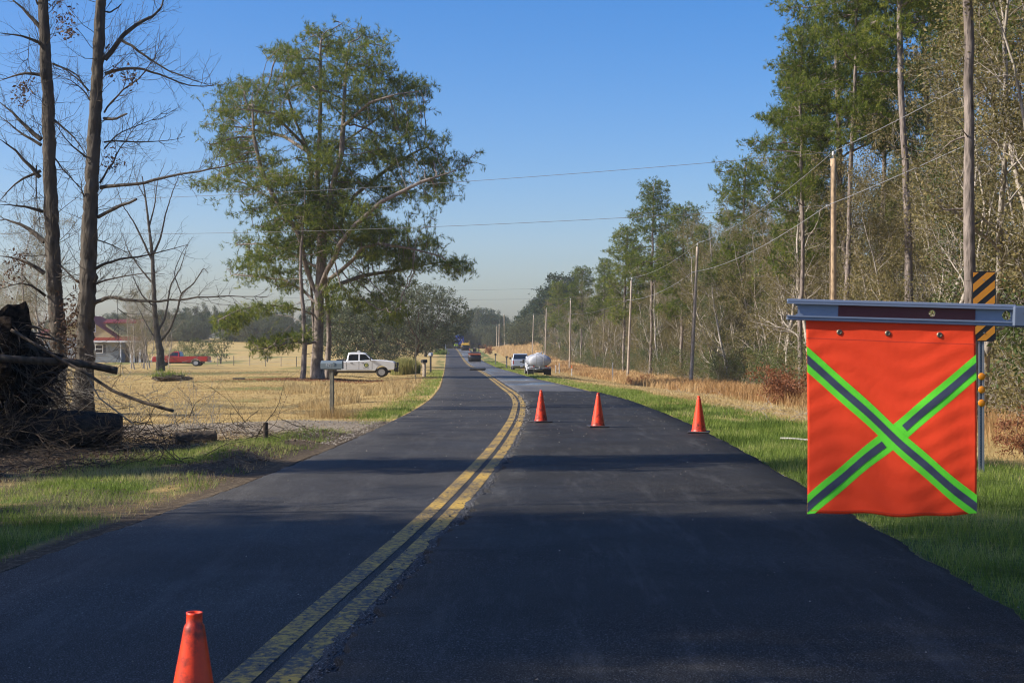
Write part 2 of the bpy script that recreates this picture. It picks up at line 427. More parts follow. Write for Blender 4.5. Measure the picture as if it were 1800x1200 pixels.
def strip(name, ys, fx0, fx1, dz, mat, n=6, parent=None, thick=0.0, edge_drop=0.0, jag=0.0, jagr=0.0):
    ys = np.asarray(ys); a = fx0(ys).copy(); b = fx1(ys).copy()
    if jag: a = a + (vnoise(ys * 4.3, ys * 0, 5) - .5) * jag + (vnoise(ys * 15, ys * 0, 6) - .5) * jag * .6
    if jagr: b = b + (vnoise(ys * 3.1, ys * 0, 8) - .5) * jagr + (vnoise(ys * 13, ys * 0, 9) - .5) * jagr * .5
    t = np.linspace(0, 1, n); X = a[:, None] * (1 - t) + b[:, None] * t
    Y = np.repeat(ys[:, None], n, 1); Z = zr(Y) + dz
    if thick:
        sl = .025
        X = np.concatenate([X[:, :1] - sl, X[:, :1] - .004, X, X[:, -1:] + .004, X[:, -1:] + sl + (.085 if jagr else 0)], 1); Y = np.concatenate([Y[:, :2], Y, Y[:, :2]], 1)
        Z = np.concatenate([Z[:, :1] - thick, Z[:, :1] - .004, Z, Z[:, -1:] - .004, Z[:, -1:] - thick], 1)
    ny, nx = X.shape; idx = np.arange(ny * nx).reshape(ny, nx)
    Q = np.stack([idx[:-1, :-1], idx[:-1, 1:], idx[1:, 1:], idx[1:, :-1]], -1).reshape(-1, 4)
    return link(name, mesh_np(name, np.stack([X, Y, Z], -1).reshape(-1, 3), None, Q, mat, True), parent)
yr = np.concatenate([np.arange(-60, 4, 1.), np.arange(4, 64, .08), np.arange(64, 600, 1.)])
road = tag(strip('road', yr, xl, xr, 0, MA_old, 8, thick=.12, jag=.05, jagr=.04), 'two lane asphalt road running to a distant crest', kind='structure')
joint = lambda y: xc(y) + .33 + .02 * np.sin(y)
new_end = 57.0
o = strip('fresh_asphalt_lane', yr[yr < new_end], joint, lambda y: xr(y) + .02, .045, MA_new, 8, road, thick=.05, jag=.13, jagr=.07)
o = strip('wet_asphalt_lane', yr[(yr > new_end + .02) & (yr < 420)], joint, lambda y: xr(y) - .05, .012, MA_wet, 8, road, thick=.012, jag=.05)

M_rough = m_asphalt('crumbled_joint', (.030, .030, .031), (.16, .155, .15), spark=.6)
strip('crumbled_joint', yr[(yr > 4) & (yr < new_end)], lambda y: xc(y) + .205, lambda y: joint(y) + .01, .007, M_rough, 3, road, thick=.007, jag=.09)
def m_line():
    t = NT('worn_yellow_line'); p = t.pos()
    wear = t.noise(p, 22, 5, .75); big = t.noise(p, 1.3, 3)
    c = t.mix(t.mr(t.noise(p, 60, 3), .4, .7, 0, .5), (.60, .37, .045), (.36, .24, .055))
    c = t.mix(t.mr(t.math('ADD', wear, t.math('MULTIPLY', big, .35)), .58, .76), c, (.055, .052, .045))
    return t.done(t.princ(c, .7, 0, None))
ML = m_line()
yl_ = np.concatenate([np.arange(4, 64, .25), np.arange(64, 446, 1.)])
for o_ in (-.195, .035):
    strip('centre_line', yl_, lambda y, q=o_: xc(y) + q - .0, lambda y, q=o_: xc(y) + q + .155, .004, ML, 2, road)
# rough joint: raised crumbs between the yellow line and the new mat; loose stones along it and the lane edge
def stones(name, P, S, mat, parent, seed=1):
    rg = np.random.default_rng(seed); n = len(P)
    base = np.array([[1, 0, 0], [0, 1, 0], [-1, 0, 0], [0, -1, 0], [0, 0, .8], [0, 0, -.4]])
    ft = np.array([[0, 1, 4], [1, 2, 4], [2, 3, 4], [3, 0, 4], [1, 0, 5], [2, 1, 5], [3, 2, 5], [0, 3, 5]])
    a = rg.uniform(0, 6.28, n); ca, sa = np.cos(a), np.sin(a); B = base[None] * rg.uniform(.6, 1.3, (n, 6, 1)) * S[:, None, None] * np.array([1, .75, .7])
    X = B[..., 0] * ca[:, None] - B[..., 1] * sa[:, None]; Y = B[..., 0] * sa[:, None] + B[..., 1] * ca[:, None]
    V = np.stack([X + P[:, None, 0], Y + P[:, None, 1], B[..., 2] + P[:, None, 2]], -1).reshape(-1, 3)
    T = (ft[None] + (np.arange(n) * 6)[:, None, None]).reshape(-1, 3)
    tone = np.repeat(rg.uniform(0, 1, n), 6)
    return link(name, mesh_np(name, V, T, None, mat, False, {'tone': tone}), parent)
def m_stone(name, stops, rough=.8):
    t = NT(name); return t.done(t.princ(t.ramp(t.attr('tone'), stops), rough))
MS_dark = m_stone('asphalt_crumb', [(0, (.02, .02, .022)), (.6, (.07, .07, .072)), (.85, (.16, .155, .15)), (1, (.34, .32, .29))])
MS_grav = m_stone('gravel_stone', [(0, (.13, .11, .085)), (.5, (.32, .27, .20)), (1, (.56, .49, .39))])
rg = np.random.default_rng(5)
n = 9500; y = 5 + 52 * rg.random(n) ** 1.3; off = rg.normal(.285, .04, n); far = rg.random(n) < .10; off = np.where(far, rg.normal(.15, .16, n), off)
x = xc(y) + off; S = (.004 + .014 * rg.random(n) ** 2.2) * np.clip(y / 20, .9, 2.2); z = zr(y) + .006 + S * .4
o = stones('joint_crumbs', np.stack([x, y, z], 1), S, MS_dark, road); tag(o, kind='stuff')
n = 6000; y = 6 + 50 * rg.random(n) ** 1.3; x = xr(y) + np.abs(rg.normal(.02, .09, n)) + .05; S = rg.uniform(.006, .02, n) * np.clip(y / 20, .8, 2); z = H(x, y) + S * .3
o = stones('edge_crumbs', np.stack([x, y, z], 1), S, MS_dark, road, 2); tag(o, kind='stuff')
n = 520; y = 5 + 50 * rg.random(n); x = xl(y) + (xr(y) - xl(y)) * rg.random(n); S = rg.uniform(.004, .010, n) * np.clip(y / 15, 1, 2.5)
z = zr(y) + np.where((x > joint(y)) & (y < new_end), .046, .001) + S * .3
o = stones('loose_chips', np.stack([x, y, z], 1), S, MS_grav, road, 3); tag(o, kind='stuff')
# gravel driveway apron, stones beside both edges
n = 6000; y = rg.uniform(24.5, 33.5, n); x = xl(y) - rg.gamma(1.3, 2.0, n) - .05; S = rg.uniform(.008, .024, n); z = H(x, y) + S * .2
o = stones('driveway_gravel', np.stack([x, y, z], 1), S, MS_grav, None, 4); tag(o, 'pale loose gravel where a driveway meets the road', kind='stuff')
# ------------------------------------------------------------------ growing things
class Wood:
    """collects tapered chains and meshes them in batches"""
    def __init__(s): s.ch = {}; s.tw = []          # tw: twig anchor points (pos, dir, radius)
    def add(s, P, rad, k=None):
        P = np.asarray(P, float); rad = np.asarray(rad, float)
        if len(P) < 2: return
        if k is None: k = 10 if rad[0] > .12 else 6 if rad[0] > .04 else 4 if rad[0] > .015 else 3
        s.ch.setdefault((len(P), k), []).append((P, rad))
    def mesh(s, name, mat):
        VV, QQ, n0 = [], [], 0
        for (n, k), L in s.ch.items():
            P = np.stack([c[0] for c in L]); rad = np.stack([c[1] for c in L]); M = len(L)
            T = np.gradient(P, axis=1); T /= np.linalg.norm(T, axis=2, keepdims=True) + 1e-9
            ref = np.where(np.abs(T[..., 2:3]) > .9, [[[1., 0, 0]]], [[[0, 0, 1.]]])
            ref = np.repeat(ref[:, n // 2:n // 2 + 1], n, 1)
            U = np.cross(T, ref); U /= np.linalg.norm(U, axis=2, keepdims=True) + 1e-9
            W = np.cross(T, U); a = np.arange(k) * 2 * np.pi / k
            if k >= 12:
                fur = 1 + .07 * np.sin(np.arange(k) * 2.4)[None, None] * RNG.uniform(.4, 1.2, (M, 1, k)) + RNG.normal(0, .055, (M, n, k))
            else: fur = np.ones((1, 1, k))
            V = P[:, :, None] + fur[..., None] * (U[:, :, None] * np.cos(a)[:, None] + W[:, :, None] * np.sin(a)[:, None]) * rad[:, :, None, None]
            idx = n0 + np.arange(M * n * k).reshape(M, n, k); j = np.roll(np.arange(k), -1)
            Q = np.stack([idx[:, :-1, :], idx[:, :-1][:, :, j], idx[:, 1:][:, :, j], idx[:, 1:, :]], -1).reshape(-1, 4)
            VV.append(V.reshape(-1, 3)); QQ.append(Q); n0 += M * n * k
        return mesh_np(name, np.concatenate(VV), None, np.concatenate(QQ), mat, True)

def rot_dir(d, ang, rg):
    """tilt unit vector d by ang in a random sideways direction"""
    q = rg.normal(size=3); q -= d * q.dot(d); q /= np.linalg.norm(q) + 1e-9
    return d * math.cos(ang) + q * math.sin(ang)
def branch(W, p, d, L, r, depth, rg, up=.12, wob=.14, dens=2.6, ang=(.5, 1.0), segs=None, ratio=(.3, .6), tmin=.15, rmin=.004, tips=None):
    """one curved limb with its side limbs"""
    n = segs or max(4, min(9, int(L / .35) + 3)); pts = [p]; dirs = [d]; q = d
    for i in range(n):
        q = q + rg.normal(0, wob, 3) + np.array([0, 0, up]) * (1 if depth else 1.4); q = q / np.linalg.norm(q)
        pts.append(pts[-1] + q * (L / n)); dirs.append(q)
    pts = np.array(pts); t = np.linspace(0, 1, n + 1); rad = np.maximum(rmin * .6, r * (1 - .82 * t))
    W.add(pts, rad)
    if tips is not None and depth <= 1:
        for i in range(1 if depth == 0 else n // 2, n + 1): tips.append((pts[i], dirs[i]))
    if depth <= 0: return
    m = int(round(dens * (L ** .7) + 1.2)) if depth > 1 else int(round(dens * 1.0 * L ** .75 + 1.5))
    for c in range(m):
        u = tmin + (1 - tmin) * (c + rg.random()) / m; f = u * n; i = min(n - 1, int(f)); fr = f - i
        pp = pts[i] * (1 - fr) + pts[i + 1] * fr; rr = r * (1 - .82 * u)
        cl = L * rg.uniform(*ratio) * (1.15 - .55 * u)
        branch(W, pp, rot_dir(dirs[i], rg.uniform(*ang), rg), cl, max(rmin, min(rr * .7, cl * .022)), depth - 1, rg, up, wob * 1.1, dens, ang, None, ratio, .12, rmin, tips)

def grow(seeds, A, step=.5, infl=4.0, kill=.9, iters=70, bias=(0, 0, .05), rg=None):
    """space colonisation. seeds: list of polylines (n,3) joined into one skeleton; returns nodes, parents"""
    N, par = [], []
    for s, (poly, attach) in enumerate(seeds):
        poly = np.asarray(poly, float)
        base = -1
        if attach and N: base = int(np.argmin(((np.array(N) - poly[0]) ** 2).sum(1)))
        first = True
        for a, b in zip(poly[:-1], poly[1:]):
            m = max(1, int(np.linalg.norm(b - a) / step))
            for i in range(0 if first else 1, m + 1):
                N.append(a + (b - a) * i / m); par.append(base if first and i == 0 else len(N) - 2)
            first = False
    nseed = len(N)
    A = np.asarray(A, float); best = np.full(len(A), 1e9); bi = np.zeros(len(A), int)
    def upd(new, off):
        nonlocal best, bi
        for c in range(0, len(new), 400):
            q = np.array(new[c:c + 400]); D = ((A[:, None] - q[None]) ** 2).sum(2); j = D.argmin(1); v = D[np.arange(len(A)), j]
            m = v < best; best[m] = v[m]; bi[m] = j[m] + off + c
    upd(N, 0); b = np.array(bias)
    for _ in range(iters):
        if not len(A): break
        act = best < infl ** 2
        if not act.any(): break
        D = A[act] - np.array(N)[bi[act]]; D /= np.linalg.norm(D, axis=1, keepdims=True) + 1e-9
        S = np.zeros((len(N), 3)); np.add.at(S, bi[act], D); ids = np.unique(bi[act])
        V = S[ids]; V /= np.linalg.norm(V, axis=1, keepdims=True) + 1e-9; V = V + b + rg.normal(0, .12, V.shape); V /= np.linalg.norm(V, axis=1, keepdims=True)
        new = []; off = len(N); Na = np.array(N)
        for i, v in zip(ids, V): new.append(Na[i] + v * step); par.append(int(i))
        N += new; upd(new, off); keep = best > kill ** 2
        A = A[keep]; best = best[keep]; bi = bi[keep]
        if len(N) > 16000: break
    return np.array(N), np.array(par), nseed
def skeleton(W, N, par, tip=.008, expo=2.4, fixed=None, rmax=9):
    n = len(N); kids = [[] for _ in range(n)]
    for i, p in enumerate(par):
        if p >= 0: kids[p].append(i)
    order = []; st = [i for i in range(n) if par[i] < 0]
    while st:
        i = st.pop(); order.append(i); st += kids[i]
    r = np.zeros(n)
    for i in reversed(order):
        r[i] = (sum(r[c] ** expo for c in kids[i])) ** (1 / expo) if kids[i] else tip
        r[i] = min(r[i], rmax)
    if fixed is not None:
        for i, v in fixed.items(): r[i] = max(r[i], v) if v > 0 else r[i]
    for i in order:
        roots = [i] if par[i] < 0 else []
        starts = roots + ([c for c in sorted(kids[i], key=lambda c: -r[c])[1:]])
        for s_ in starts:
            ch = [s_] if s_ in roots else [i, s_]; c = s_
            while kids[c]:
                c = max(kids[c], key=lambda q: r[q]); ch.append(c)
            rad = r[ch].copy()
            if len(ch) > 1 and s_ not in roots: rad[0] = r[s_]
            for a in range(0, len(ch) - 1, 12):          # split long chains so that batches stay few
                W.add(N[ch[a:a + 13]], rad[a:a + 13])
    return r, kids

def tufts(P, D, n=12, L=.2, wd=.012, spread=.9, rg=None, droop=0.0, rep=1, jit=.16):
    """needle tufts: n thin triangles fanning forward from each point"""
    if rep > 1: P = np.repeat(P, rep, 0) + rg.normal(0, jit, (len(P) * rep, 3)); D = np.repeat(D, rep, 0) + rg.normal(0, .5, (len(P), 3)); D[:, 2] += .25; D /= np.linalg.norm(D, axis=1, keepdims=True)
    m = len(P); d = D[:, None, :] + rg.normal(0, spread, (m, n, 3)) * .62; d[..., 2] += .12 - droop
    d /= np.linalg.norm(d, axis=2, keepdims=True) + 1e-9
    l = L * rg.uniform(.65, 1.15, (m, n, 1)); s = np.cross(d, rg.normal(size=(m, n, 3))); s /= np.linalg.norm(s, axis=2, keepdims=True) + 1e-9
    b = P[:, None, :] + D[:, None] * rg.uniform(-.4, .15, (m, n, 1)) * L
    V = np.stack([b - s * wd * .5, b + s * wd * .5, b + d * l], 2).reshape(-1, 3)
    T = np.arange(len(V)).reshape(-1, 3)
    tone = np.repeat(np.clip(rg.normal(.57, .19, (m, 1)) + rg.normal(0, .13, (m, n)), 0, 1).ravel(), 3)
    return V, T, tone
def leaves(P, size=.07, jit=.12, per=3, rg=None, droop=False):
    m = len(P) * per; C = np.repeat(P, per, 0) + rg.normal(0, jit, (m, 3))
    a = rg.normal(size=(m, 3)); a /= np.linalg.norm(a, axis=1, keepdims=True); b = np.cross(a, rg.normal(size=(m, 3))); b /= np.linalg.norm(b, axis=1, keepdims=True) + 1e-9
    s = size * rg.uniform(.6, 1.3, (m, 1))
    V = np.stack([C - a * s, C + b * s * .45, C + a * s, C - b * s * .45], 1).reshape(-1, 3)
    return V, np.arange(m * 4).reshape(-1, 4), np.repeat(np.clip(rg.normal(.5, .2, m), 0, 1), 4)

MK_pine = bark('pine_bark', (.045, .036, .030), (.20, .165, .14), 6, .05)
MK_grey = bark('grey_bark', (.07, .062, .052), (.24, .22, .185), 9, .02, (.13, .135, .10))
MK_dark = bark('dark_wet_bark', (.018, .013, .010), (.085, .066, .048), 8, .03)
MK_log = bark('rotten_log_bark', (.006, .005, .004), (.045, .034, .025), 6, .05)
MK_twig = bark('pale_twig_bark', (.11, .097, .075), (.32, .28, .23), 12, .01)
MK_poplar = bark('mottled_trunk_bark', (.012, .010, .008), (.085, .073, .059), 5, .10, (.055, .05, .042))
ML_pine = leafmat('pine_needles', [(0, (.014, .030, .008)), (.35, (.055, .092, .014)), (.65, (.155, .200, .026)), (1, (.36, .36, .065))], .42)
ML_far = leafmat('far_pine_needles', [(0, (.010, .024, .010)), (.5, (.026, .052, .018)), (1, (.08, .12, .04))], .25)
ML_olive = leafmat('olive_leaves', [(0, (.055, .055, .022)), (.35, (.14, .125, .045)), (.65, (.23, .19, .07)), (1, (.38, .28, .13))], .35)
ML_oak = leafmat('grey_oak_leaves', [(0, (.026, .036, .016)), (.5, (.080, .098, .044)), (1, (.20, .21, .11))], .25)
ML_green = leafmat('evergreen_shrub_leaves', [(0, (.025, .042, .012)), (.5, (.08, .11, .028)), (1, (.20, .21, .07))], .3)
ML_russet = leafmat('russet_dead_needles', [(0, (.12, .045, .025)), (.5, (.25, .10, .045)), (1, (.42, .20, .10))], .35)
ML_dead = leafmat('dry_brown_leaves', [(0, (.03, .018, .012)), (.5, (.10, .06, .035)), (1, (.28, .19, .12))], .3)

def foliage(name, parts, mat):
    V, F, T, n = [], [], [], 0
    tri = parts[0][1].shape[1] == 3
    for v, f, t in parts: V.append(v); F.append(f + n); T.append(t); n += len(v)
    V = np.concatenate(V); F = np.concatenate(F); T = np.concatenate(T)
    return mesh_np(name, V, F if tri else None, None if tri else F, mat, False, {'tone': T})

# --- library: pines
def pine_lib(seed, h=23, r=.24, crown0=.5, cr=3.6, nA=2400, tri=11, lean=.02, needle=.30, wd=.026):
    rg = np.random.default_rng(seed); W = Wood()
    zt = np.linspace(0, h, 24); wx = np.cumsum(rg.normal(lean, .04, 24)) * h / 23; wy = np.cumsum(rg.normal(0, .04, 24)) * h / 23
    trunk = np.stack([wx, wy, zt], 1)
    # attractors in irregular whorl clumps
    A = []
    nc = 30
    for i in range(nc):
        t = crown0 + (1 - crown0) * ((i + rg.random()) / nc); rad = cr * (math.sin(min(1, (t - crown0) / (1 - crown0) * .85 + .25) * math.pi) ** .7) * rg.uniform(.35, 1.05)
        a = rg.uniform(0, 6.28); c = np.array([np.interp(t * h, zt, wx) + rad * math.cos(a), np.interp(t * h, zt, wy) + rad * math.sin(a), t * h + rad * .15])
        s_ = rg.uniform(.75, 1.25); A.append(c + rg.normal(0, 1, (nA // nc, 3)) * np.array([.62, .62, .27]) * s_)
    A = np.concatenate(A)
    N, par, ns = grow([(trunk, False)], A, .34, 7.0, .30, 60, (0, 0, .10), rg)
    fixed = {i: r * (1 - N[i, 2] / h * .82) for i in range(ns)}
    rr, kids = skeleton(W, N, par, .011, 2.5, fixed)
    # dead stubs under the crown
    for _ in range(9):
        z = h * rg.uniform(.22, crown0 + .08); a = rg.uniform(0, 6.28); p = np.array([np.interp(z, zt, wx), np.interp(z, zt, wy), z])
        branch(W, p, np.array([math.cos(a), math.sin(a), rg.uniform(-.2, .4)]), rg.uniform(.4, 1.8), .03, 1, rg, .05, .2, 1.2)
    sel = np.array([i for i in range(ns, len(N)) if rr[i] < .016]); D = N[sel] - N[par[sel]]; D /= np.linalg.norm(D, axis=1, keepdims=True) + 1e-9
    P = N[sel]; _, u_ = np.unique(np.round(P / .16).astype(int), axis=0, return_index=True); P = P[u_]; D = D[u_]
    return W.mesh('pine_trunk', MK_pine), foliage('pine_crown', [tufts(P, D, tri, needle, wd, .95, rg, 0, max(1, int(round(5600 / len(P)))), .15)], ML_pine)
# --- library: broadleaved trees of the wood
def hard_lib(seed, h=12.5, r=.10, leaf=1, mat=None, dens=2.1, lsize=.048, tmin=.12, trunks=1, per=7, bk=None):
    rg = np.random.default_rng(seed); W = Wood(); tips = []
    for k in range(trunks):
        hh = h * (1 if k == 0 else rg.uniform(.55, .9)); d = np.array([rg.normal(0, .10 + .07 * k), rg.normal(0, .10 + .07 * k), 1]); d /= np.linalg.norm(d)
        p0 = np.array([rg.normal(0, .15 * k), rg.normal(0, .15 * k), -.1])
        n = 12; pts = [p0]; q = d
        for i in range(n):
            q = q + rg.normal(0, .10, 3) * np.array([1, 1, .2]) + np.array([0, 0, .10]); q /= np.linalg.norm(q); pts.append(pts[-1] + q * hh / n)
        pts = np.array(pts); rad = r * (1 - .15 * k) * (1 - .88 * np.linspace(0, 1, n + 1)); W.add(pts, rad, 7)
        m = int(17 * hh / 12)
        for c in range(m):
            u = tmin + (1 - tmin) * (c + rg.random()) / m; f = u * n; i = min(n - 1, int(f)); pp = pts[i] + (pts[i + 1] - pts[i]) * (f - i)
            td = pts[min(n, i + 1)] - pts[i]; td /= np.linalg.norm(td)
            L = hh * rg.uniform(.14, .30) * (1.1 - .6 * abs(u - .45))
            branch(W, pp, rot_dir(td, rg.uniform(.5, 1.15), rg), L, max(.012, min(r * (1 - u) * .6, L * .016)), 2, rg, .07, .16, dens, (.4, 1.0), None, (.3, .6), .15, .0065, tips)
    wood = W.mesh('wood_trunk', bk or MK_twig)
    P = np.array([t[0] for t in tips]); keep = rg.random(len(P)) < leaf
    fol = foliage('wood_crown', [leaves(P[keep], lsize, .17, per, rg)], mat or ML_olive) if keep.any() else None
    return wood, fol
def shrub_lib(seed, h=2.6, w_=1.6, mat=None, per=3, stems=9, size=.055, bk=None, dens=2.4, leaf=1.0):
    rg = np.random.default_rng(seed); W = Wood(); tips = []
    for k in range(stems):
        a = rg.uniform(0, 6.28); s = rg.uniform(0, .8); d = np.array([math.cos(a) * s, math.sin(a) * s, 1]); d /= np.linalg.norm(d)
        branch(W, np.array([math.cos(a) * w_ * .15, math.sin(a) * w_ * .15, -.05]), d, h * rg.uniform(.6, 1.0), .018, 2, rg, .03, .2, dens, (.4, 1.1), None, (.3, .6), .1, .004, tips)
    wood = W.mesh('shrub_stem', bk or MK_twig); P = np.array([t[0] for t in tips]); P = P[rg.random(len(P)) < leaf]
    return wood, foliage('shrub_crown', [leaves(P, size, .09, per, rg)], mat or ML_olive)

def plant(name, lib, loc, rz=0., sc_=1.0, label=None, cat='tree', group=None, parts=('trunk', 'crown'), tilt=(0, 0)):
    e = empty(name, loc, rz); e.rotation_euler = (tilt[0], tilt[1], rz)
    e.scale = (sc_, sc_, sc_) if not isinstance(sc_, tuple) else sc_
    tag(e, label, cat, group)
    link(parts[0], lib[0], e)
    if lib[1] is not None: link(parts[1], lib[1], e)
    return e
# ------------------------------------------------------------------ the big roadside pine and its neighbours
def in_poly(px, py, poly):
    poly = np.array(poly, float); inside = np.zeros(len(px), bool); j = len(poly) - 1
    for i in range(len(poly)):
        a, b = poly[i], poly[j]
        c = ((a[1] > py) != (b[1] > py)) & (px < (b[0] - a[0]) * (py - a[1]) / (b[1] - a[1] + 1e-9) + a[0]); inside ^= c; j = i
    return inside
def poly_pts(poly, n, d, depth, rg, gate=.0, freq=.06):
    poly = np.array(poly, float); lo, hi = poly.min(0), poly.max(0); out = []
    while sum(len(o) for o in out) < n:
        q = rg.uniform(lo, hi, (n * 2, 2)); y = rg.normal(0, depth, n * 2)
        m = in_poly(q[:, 0], q[:, 1], poly) & (np.abs(y) < 2.2 * depth)
        if gate: m &= vnoise(q[:, 0] * freq + y * 1.1, q[:, 1] * freq * 1.5 + y * .6, 21) > gate
        q = q[m]; y = y[m]
        out.append(np.stack([(q[:, 0] - 900) / FPX * (d + y), d + y, EYE + (HOR - q[:, 1]) / FPX * (d + y)], 1))
    return np.concatenate(out)[:n]
def px_line(pts, d, rg, dy=0.0):
    """polyline from photo columns and rows; third value is depth offset in metres"""
    return np.array([[(p[0] - 900) / FPX * (d + (p[2] if len(p) > 2 else 0)), d + (p[2] if len(p) > 2 else 0), EYE + (HOR - p[1]) / FPX * (d + (p[2] if len(p) > 2 else 0))] for p in pts])

def hero_pine():
    rg = np.random.default_rng(31); d = 100.0
    S = [([(559, 662), (559, 640), (560, 600), (561, 560), (561, 520), (564, 470), (565, 440), (564, 418), (558, 370, .4), (557, 310, .6), (562, 240, .4), (563, 173, .2), (563, 100), (564, 72)], False),
         ([(561, 525), (549, 500), (538, 470, -.6), (531, 440, -.9), (526, 415, -1), (512, 390, -1), (497, 372, -1.2), (476, 335, -1.6), (458, 295, -2), (446, 240, -2.2), (443, 175, -2)], True),
         ([(564, 418), (553, 388), (543, 350, 1.2), (548, 300, 1.5), (540, 260, 1.6), (520, 215, 1.6), (500, 150, 1)], True),
         ([(565, 420), (577, 370, -1), (588, 310, -1.5), (600, 272, -1.8), (603, 222, -1.8), (608, 123, -1.2), (614, 75, -1)], True),
         ([(565, 440), (580, 415, 1), (596, 398, 1.5), (622, 345, 2.5), (655, 318, 3), (690, 290, 3.4), (740, 262, 3.5)], True),
         ([(562, 520), (580, 490, -1), (600, 475, -1.5), (622, 455, -2), (636, 436, -2.5), (665, 428, -3), (720, 436, -3.3), (775, 450, -3.3)], True),
         ([(564, 515), (600, 498, .8), (640, 484, 1.6), (700, 475, 2.2), (765, 462, 2.5), (815, 458, 2.6)], True),
         ([(563, 505), (575, 475, -2), (590, 450, -3), (596, 430, -3.6), (625, 395, -4.2), (670, 355, -4.8), (740, 320, -5), (800, 300, -5)], True),
         ([(560, 556), (530, 545, -.6), (500, 538, -1.4), (460, 536, -2.2), (420, 545, -2.8), (385, 562, -3.2)], True),
         ([(560, 580), (545, 575, .3), (535, 568, .7), (510, 556, 1.5), (480, 552, 2.4)], True),
         ([(558, 600), (540, 604, -1), (520, 600, -2), (495, 605, -2.8), (465, 612, -3.4), (440, 615, -3.8)], True),
         ([(560, 535), (552, 530), (535, 512, 1.5), (500, 492, 2.6), (450, 486, 3.4), (405, 482, 4)], True),
         ([(561, 470), (540, 462, .5), (505, 440, 1.4), (460, 428, 2.6), (415, 430, 3.4)], True),
         ([(553, 400, .6), (520, 380, 3), (470, 345, 5), (430, 322, 5.4), (385, 312, 5.6), (360, 318, 5.6)], True),
         ([(557, 310, .6), (590, 260, 3.5), (640, 225, 5), (700, 185, 5.5)], True), ([(560, 280, .5), (500, 240, 4), (430, 225, 5.5), (395, 220, 6)], True),
         ([(603, 222, -1.8), (650, 180, -3.6), (700, 165, -4.4), (740, 160, -4.4)], True), ([(540, 260, 1.6), (480, 200, -3.5), (420, 190, -5)], True)]
    seeds = [(px_line(p, d, rg), a) for p, a in S]
    top = [(547, 55), (600, 50), (640, 53), (668, 80), (667, 107), (690, 122), (717, 140), (745, 150), (747, 175), (712, 200), (725, 225), (776, 238), (766, 268), (822, 286), (806, 318), (785, 345),
           (742, 375), (716, 402), (640, 420), (590, 430), (520, 430), (468, 405), (425, 372), (415, 335), (360, 322), (388, 300), (390, 285), (388, 253), (380, 210), (386, 170), (417, 140), (462, 138), (488, 130), (490, 85)]
    def clumps(poly, n, depth, dy=0, per=30, sg=(.62, .62, .30), mind=1.15):
        C = poly_pts(poly, n * 6, d + dy, depth, rg); K = []
        for c in C:
            if len(K) >= n: break
            if all(np.linalg.norm((c - k) * (1, .8, 1.25)) > mind for k in K): K.append(c)
        K = np.array(K); return np.concatenate([k + rg.normal(0, 1, (per, 3)) * np.array(sg) * rg.uniform(.75, 1.25) for k in K])
    rim = [pt(x, y, d + rg.normal(0, 1.0)) for x, y in top for _ in (0,)]; rim = [np.array(q) + np.array([(-.25 if q.x > -13.6 else .25), 0, -.2]) for q in rim]
    A = [clumps(top, 190, 2.9, 0, 26, (.66, .66, .27), 1.05), np.concatenate([q + rg.normal(0, 1, (12, 3)) * (.6, .6, .38) for q in rim]),
         clumps([(640, 405), (716, 395), (740, 425), (828, 452), (830, 465), (800, 486), (700, 488), (640, 495), (600, 470)], 30, 2.2, .3),
         poly_pts([(378, 585), (372, 560), (430, 535), (500, 530), (520, 545), (450, 560), (410, 585)], 260, d - 2, 1.0, rg, .2),
         clumps([(385, 470), (440, 440), (410, 425), (470, 405), (530, 420), (540, 480), (500, 515), (430, 508)], 17, 1.6, 2),
         poly_pts([(430, 612), (440, 602), (500, 588), (545, 575), (550, 600), (500, 618), (455, 628)], 170, d - 2, 1.2, rg, .2),
         clumps([(590, 505), (700, 500), (720, 535), (680, 570), (620, 560), (575, 540)], 9, 1.6, -1)]
    # silhouette tufts crowd the rim
    A = np.concatenate(A)
    N, par, ns = grow(seeds, A, .34, 4.2, .30, 60, (0, 0, .16), rg)
    nm = len(seeds[0][0]); fixed = {}
    z0 = N[0, 2]
    main = [i for i in range(ns) if i <= int(ns * .9)]
    W = Wood(); rr, kids = skeleton(W, N, par, .012, 2.32, None, .33)
    sel = np.array([i for i in range(ns, len(N)) if rr[i] < .019]); D = N[sel] - N[par[sel]]; D /= np.linalg.norm(D, axis=1, keepdims=True) + 1e-9
    # root flare
    b = N[0].copy(); W.add(np.array([b + (0, 0, -.5), b + (0, 0, .0), b + (0, 0, .5), b + (0, 0, 1.3)]), np.array([.62, .48, .40, .35]), 14)
    e = empty('big_pine_tree', (b[0], b[1], b[2]))
    off = -np.array([b[0], b[1], b[2]])
    me = W.mesh('trunk', MK_pine); o = link('trunk', me, e, off)
    n_sel = len(sel); TP = N[sel]; _, u_ = np.unique(np.round(TP / .15).astype(int), axis=0, return_index=True); TP = TP[u_]; D = D[u_]
    AP = A + rg.normal(0, .10, A.shape); AD = rg.normal(0, .5, A.shape) + (0, 0, .8); AD /= np.linalg.norm(AD, axis=1, keepdims=True)
    o = link('crown', foliage('crown', [tufts(TP, D, 11, .34, .022, 1.0, rg, 0, 1, .1), tufts(AP, AD, 13, .35, .022, 1.0, rg, 0, 3, .14)], ML_pine), e, off)
    tag(e, 'huge spreading pine standing alone on the lawn above the white pickup', 'tree')
    return len(N), n_sel
print('hero', hero_pine())

